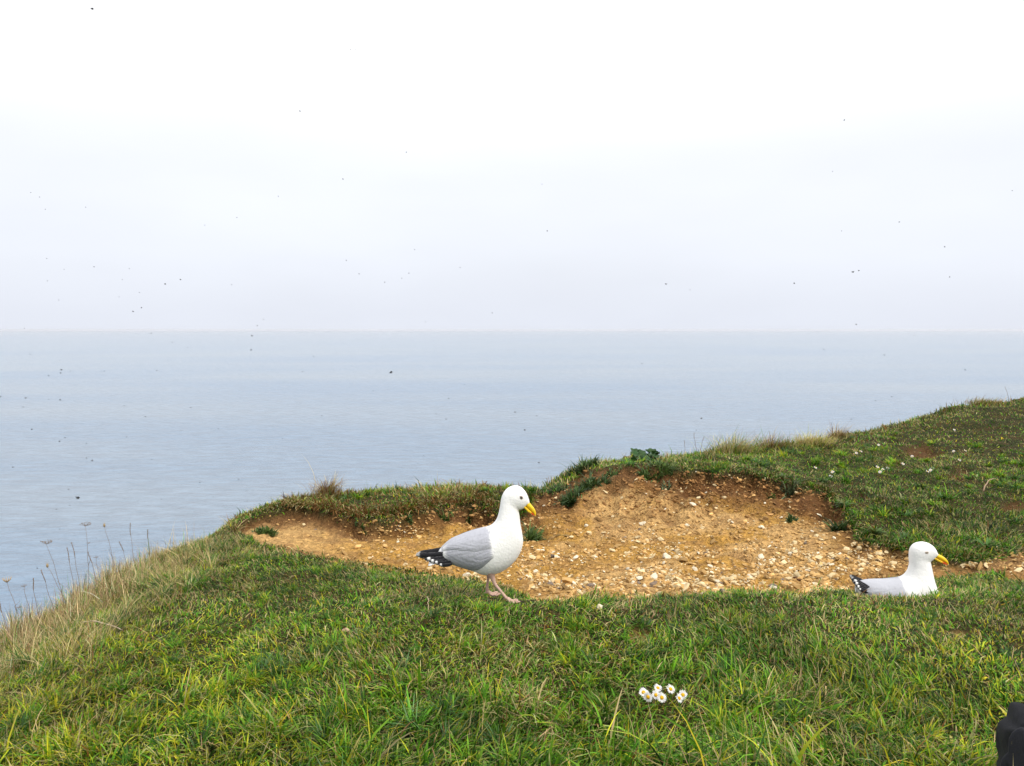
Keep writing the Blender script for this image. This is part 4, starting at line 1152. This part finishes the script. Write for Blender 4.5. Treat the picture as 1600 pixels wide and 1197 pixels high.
for i, (bp_, tp_, kd, lb) in enumerate([((123, 0), (134, 822), 'umbel2', 'tallest dried umbel stalk at the left edge, flat brown head'), ((88, 0), (73, 850), 'umbel', 'thin dried umbel stalk left of the tallest one'),
        ((24, 0), (11, 910), 'cup', 'dried stalk with a pale cup-shaped head near the left border'), ((39, 0), (37, 917), 'small', 'short dried stalk with a small dark head, right of the cup-headed one'),
        ((52, 0), (51, 903), 'spike', 'short straight dried stalk between the small dark head and the budded stalk'), ((31, 0), (29, 950), 'small', 'very short dried umbel below the small dark head'),
        ((98, 0), (74, 884), 'bud', 'dried stalk leaning left with a bud at its tip'), ((78, 0), (65, 890), 'spike', 'bare dark stalk leaning left beside the budded one'),
        ((174, 0), (163, 821), 'bud', 'tall leaning stalk with a small knob, right of the tallest umbel'), ((204, 0), (203, 817), 'spike', 'thin tall grass stalk right of the knobbed stalk'),
        ((226, 0), (230, 827), 'spike', 'grass stalk with a dark spikelet, rightmost of the tall stalks'), ((103, 0), (104, 855), 'spike', 'dark upright stalk just left of the tallest umbel'),
        ((113, 0), (112, 847), 'spike', 'thin stalk touching the left of the tallest umbel'), ((193, 0), (187, 846), 'spike', 'short dark stalk between the knobbed stalk and the tall grass stalk'),
        ((142, 0), (138, 862), 'spike', 'short brown stalk just right of the tallest umbel'), ((152, 0), (150, 872), 'small', 'short stalk with a tiny head below the knobbed stalk'), ((4, 0), (-2, 940), 'spike', 'dried stalk cut by the left border of the photo')]):
    stalk(bp_, tp_, kd, lb, seed=i)
stalk((1580, 0), (1570, 604), 'spike', 'single thin forked stalk on the top of the right bank', seed=40, group='stalks on the far rim', rad=.003)
stalk((1094, 0), (1084, 676), 'spike', 'thin dark stalk on the rim left of the wind-combed tuft', seed=41, group='stalks on the far rim', rad=.002)
stalk((1097, 0), (1100, 682), 'spike', 'thin dark stalk nearest the wind-combed tuft', seed=42, group='stalks on the far rim', rad=.002)
stalk((1072, 0), (1069, 688), 'spike', 'thin low stalk just right of the dark leafy plant', seed=43, group='stalks on the far rim', rad=.002)
def lying(px0, py0, px1, py1, r, col, name, label, cat, bow=.0):
    a, _ = hit(px0, py0); b_, _ = hit(px1, py1)
    pts = [a.lerp(b_, u) for u in np.linspace(0, 1, 9)]
    gg = random.Random(int(px0))
    pts = [Vector((p.x + gg.uniform(-1, 1) * .004, p.y, drop(p.x, p.y) + .014 + bow * math.sin(i / 8 * math.pi) + gg.uniform(0, .006))) for i, p in enumerate(pts)]
    o = pts[0].copy()
    m_ = MB(); m_.tube([p - o for p in pts], [r * (1 - .5 * i / 8) for i in range(9)], col, 7)
    tag(obj(name, m_.mesh(name), M_dry, loc=o), label, cat)
lying(131, 978, 192, 990, .0042, (.50, .40, .28), 'straw_stalk', 'pale straw stalk lying flat in the grass at the left', 'straw', .01)
lying(668, 940, 670, 962, .0022, (.45, .36, .22), 'straw_stalk', 'short pale straw sticking up in the turf left of the gull feet', 'straw', .03)
lying(1536, 770, 1556, 752, .006, (.33, .22, .14), 'twig', 'curled brown twig on the right-hand bank', 'twig', .05)

# ------------------------------------------------------------------ backpack cut by the right border
FAB, FAB2 = (.018, .018, .022), (.028, .028, .033)
bx, by = 1.298, 1.68
bz = drop(1.2, 1.68)
bag = empty('backpack', (bx, by, bz), math.radians(-24), label='black fabric backpack on the grass, cut by the lower right border', cat='backpack')
bag.scale = (1, 1, 1.16)
M_fab = col_mat('black_fabric', 0.8, 0.3, 0.3, 300, bump=0.0015, bscale=600)
def soft_box(c, hx_, hy_, hz_, pw, folds, col, name, par, seed=0, top=.25):
    bm = bmesh.new(); bmesh.ops.create_icosphere(bm, subdivisions=5, radius=1)
    P = np.array([v.co for v in bm.verts])
    f = folds * ((fbm(P[:, 0] * 2.2 + P[:, 2] * 1.1 + 9 + seed, P[:, 2] * 4.5 + P[:, 1] * 2 + 5, seed, 4, .55) - .5) * 2.4 - .9 * np.exp(-((P[:, 2] - .35 + .5 * P[:, 0]) / .09) ** 2) - .7 * np.exp(-((P[:, 2] + .2 - .35 * P[:, 0]) / .08) ** 2))
    for v, ff in zip(bm.verts, f):
        q = Vector([math.copysign(abs(x_) ** pw, x_) for x_ in v.co])
        tp = 1 - top * max(0, q.z) ** 2
        v.co = Vector((c[0] + q.x * (hx_ + ff) * tp, c[1] + q.y * (hy_ + ff) * tp, c[2] + q.z * (hz_ + ff * .5)))
    me = bpy.data.meshes.new(name); bm.to_mesh(me); bm.free()
    a = me.attributes.new('col', 'FLOAT_COLOR', 'POINT'); a.data.foreach_set('color', np.tile(np.array([*col, 1], np.float32), len(me.vertices)))
    me.polygons.foreach_set('use_smooth', np.full(len(me.polygons), True))
    return obj(name, me, M_fab, par)
def webbing(ctrl, wd, th, col, name, par, side=(0, 1, 0)):
    """a flat padded strap along a line"""
    q = catmull(ctrl, 40); m_ = MB(); vs, fs = [], []
    for i in range(40):
        t_ = Vector(q[min(i + 1, 39)] - q[max(i - 1, 0)]).normalized(); sd = Vector(side); sd = (sd - t_ * sd.dot(t_)).normalized(); nn_ = t_.cross(sd)
        for (a, b_) in ((-1, 0), (-.85, 1), (-.6, .75), (.6, .75), (.85, 1), (1, 0), (.8, -1), (-.8, -1)):
            vs.append(Vector(q[i]) + sd * a * wd * .5 + nn_ * b_ * th * .5)
    for i in range(39):
        for j in range(8):
            fs.append((i * 8 + j, i * 8 + (j + 1) % 8, i * 8 + 8 + (j + 1) % 8, i * 8 + 8 + j))
    fs += [tuple(range(7, -1, -1)), tuple(range(312, 320))]
    m_.add(vs, fs, col)
    return obj(name, m_.mesh(name), M_fab, par)
FAB, FAB2 = (.008, .008, .011), (.015, .015, .020)
main_o = soft_box((0, 0, .105), .150, .115, .118, .62, .017, FAB, 'main_compartment', bag, 1)
soft_box((.03, .01, .238), .112, .088, .062, .70, .013, FAB, 'top_flap', bag, 4, .1)
soft_box((.0, -.10, .075), .105, .038, .068, .6, .008, FAB2, 'front_pocket', bag, 2)
bag_bvh = BVHTree.FromPolygons([tuple(v.co) for v in main_o.data.vertices], [tuple(p.vertices) for p in main_o.data.polygons])
def hug(ctrl, off):
    out = []
    for c in catmull(ctrl, 14):
        h = bag_bvh.find_nearest(Vector(c)); out.append(tuple(h[0] + (Vector(c) - h[0]).normalized() * off))
    return out
webbing(hug([(-.10, -.14, .235), (-.16, -.13, .17), (-.19, -.11, .09), (-.19, -.09, .01)], .005), .042, .007, FAB2, 'shoulder_strap', bag, (.75, -.66, 0))
webbing([(.0, .02, .292), (.005, .02, .318), (.035, .02, .328), (.065, .02, .318), (.07, .02, .29)], .022, .006, FAB2, 'handle', bag)
bk = MB(); bk.add([(a * .016 + .01, -.098 + b_ * .004, .212 + c * .012) for a in (-1, 1) for b_ in (-1, 1) for c in (-1, 1)], [(0, 1, 3, 2), (4, 6, 7, 5), (0, 4, 5, 1), (2, 3, 7, 6), (0, 2, 6, 4), (1, 5, 7, 3)], (.02, .02, .022))
obj('buckle', bk.mesh('buckle', False), M_fab, bag)
z_ = MB(); z_.tube([(-.08, -.134, .115), (-.03, -.142, .132), (.04, -.142, .132), (.09, -.132, .112)], .003, (.008, .008, .008), 6); obj('zip', z_.mesh('zip'), M_fab, bag)
p_ = MB(); p_.ell((-.055, -.139, .098), (.006, .002, .004), (.30, .15, .06), 10, 6); obj('zip_pull', p_.mesh('zip_pull'), M_fab, bag)

# ------------------------------------------------------------------ flies in the air
fm = MB()
fm.ell((0, 0, 0), (.0048, .0014, .0014), (.012, .011, .011), 10, 6); fm.ell((.0044, 0, .0002), (.0012, .0013, .0012), (.012, .01, .01), 8, 5)
for s in (-1, 1):
    fm.add([(.002, s * .0008, .0012), (.001, s * .0045, .0032), (-.0025, s * .006, .0036), (-.0045, s * .0035, .0022), (-.002, s * .0008, .0012)], [(0, 1, 2, 3, 4)], (.05, .05, .055))
    for q_ in range(3):
        fm.tube([(.002 - q_ * .0015, s * .001, -.001), (.001 - q_ * .0018, s * .002, -.0035)], .0002, (.01, .01, .01), 3)
fly_me = fm.mesh('fly')
FL = [(144,14,6),(548,78,2),(556,78,2),(469,174,3),(635,238,2.5),(536,280,3),(435,307,2),(48,301,2.5),(62,308,1.6),(71,327,1.6),(134,324,1.6),(370,340,1.6),(320,352,1.6),
 (1319,188,3),(1301,268,2),(847,288,2),(1582,298,2.5),(855,361,3),(1315,361,2),(1405,347,3),(73,404,1.6),(100,421,1.8),(147,417,2.5),(74,439,1.6),(202,420,1.6),(191,437,1.6),(258,444,4),(282,437,3.5),(218,457,2),
 (186,464,2),(92,469,1.6),(208,487,3.5),(221,481,3),(362,445,1.7),(412,499,2),(402,509,2.5),(394,525,4),(392,547,3.5),(236,521,2.5),(269,535,2.5),(293,543,2),(38,513,1.7),(47,554,3),(93,563,2),(96,578,4),(95,583,3),
 (76,587,3),(110,580,2),(163,580,2.5),(245,579,2.5),(339,575,2),(1,620,3),(40,622,3.5),(36,636,3),(76,624,2),(94,625,3.5),(194,634,2),(298,637,3),(227,651,3),(283,673,2),(341,670,2),(50,671,3.5),(93,690,3.5),(102,684,3.5),
 (135,693,3),(198,683,2.5),(442,685,2),(541,407,2.5),(561,428,2.5),(648,390,2),(639,427,2.5),(628,435,2),(601,441,2.5),(719,418,2),(769,489,2.5),(665,503,2),(611,582,7),(490,557,2.5),(473,581,2.5),(583,611,2.5),(701,623,2.5),
 (726,601,2),(681,647,2.5),(697,655,3),(503,650,2.5),(805,644,3.5),(839,650,2.5),(820,672,4),(842,723,4),(653,724,2),(662,712,2),(1041,444,4),(1078,453,2),(1241,443,3.5),(1333,425,5),(1342,423,3.5),(1476,386,3),(1484,433,3.5),
 (1338,507,3),(1287,546,2.5),(1382,555,3),(1429,524,2),(1508,578,3),(1368,626,2.5),(1393,620,2.5),(1330,655,2.5),(1096,654,4.5),(1088,672,2.5),(1003,568,2.5),(144,720,4),(135,716,2.5),(20,730,3.5),(237,718,2.5),(107,765,3),
 (121,778,8),(88,796,2.5),(109,790,2.5),(312,754,2.5),(373,749,2.5),(386,783,2),(252,780,2),(58,888,3),(93,827,3)]
LBL = {(144, 14): 'dark fly near the top left corner of the sky', (611, 582): 'large dark fly in front of the sea, left of centre', (121, 778): 'large dark fly above the dried stalks on the left', (1333, 425): 'larger fly of the close pair in the right-hand sky', (855, 361): 'lone dark fly in the middle of the sky'}
for i, (px, py, sz) in enumerate(FL):
    D = min(.0105 * F / sz, 6.2)
    o = obj('fly', fly_me, M_insect, loc=tuple(at(px, py, D)))
    o.scale = (.82,) * 3
    o.rotation_euler = (random.uniform(-.5, .5), random.uniform(-.7, .4), random.choice((0, math.pi)) + random.uniform(-.6, .6))
    left = px < 800
    zone = ('far left' if px < 230 else 'left half' if px < 800 else 'right half')
    lb = LBL.get((px, py)) or ('tiny dark fly in the pale sky, %s of the photo' % zone if py < 516 else 'tiny dark fly in front of the sea, %s of the photo' % zone)
    tag(o, lb, 'fly', None if (px, py) in LBL else ('flies in the sky, ' if py < 516 else 'flies before the sea, ') + zone)

# ------------------------------------------------------------------ sea haze
bm = bmesh.new(); bmesh.ops.create_cube(bm, size=1)
me = bpy.data.meshes.new('haze'); bm.to_mesh(me); bm.free()
M_haze = bpy.data.materials.new('haze'); M_haze.use_nodes = True
t = M_haze.node_tree
t.nodes.remove(t.nodes['Principled BSDF'])
pv = N(t, 'ShaderNodeVolumePrincipled')
pv.inputs['Color'].default_value = (.95, .955, 1.0, 1)
pv.inputs['Density'].default_value = 0.000026
pv.inputs['Anisotropy'].default_value = 0.2
t.links.new(pv.outputs[0], t.nodes['Material Output'].inputs['Volume'])
hz = obj('haze', me, M_haze, loc=(0, 0, (SEA_Z - 5 + 5) / 2))
hz.scale = (SEA_R * 2 + 2000, SEA_R * 2 + 2000, -SEA_Z + 10)
tag(hz, 'pale sea haze softening the horizon', 'haze', kind='stuff')
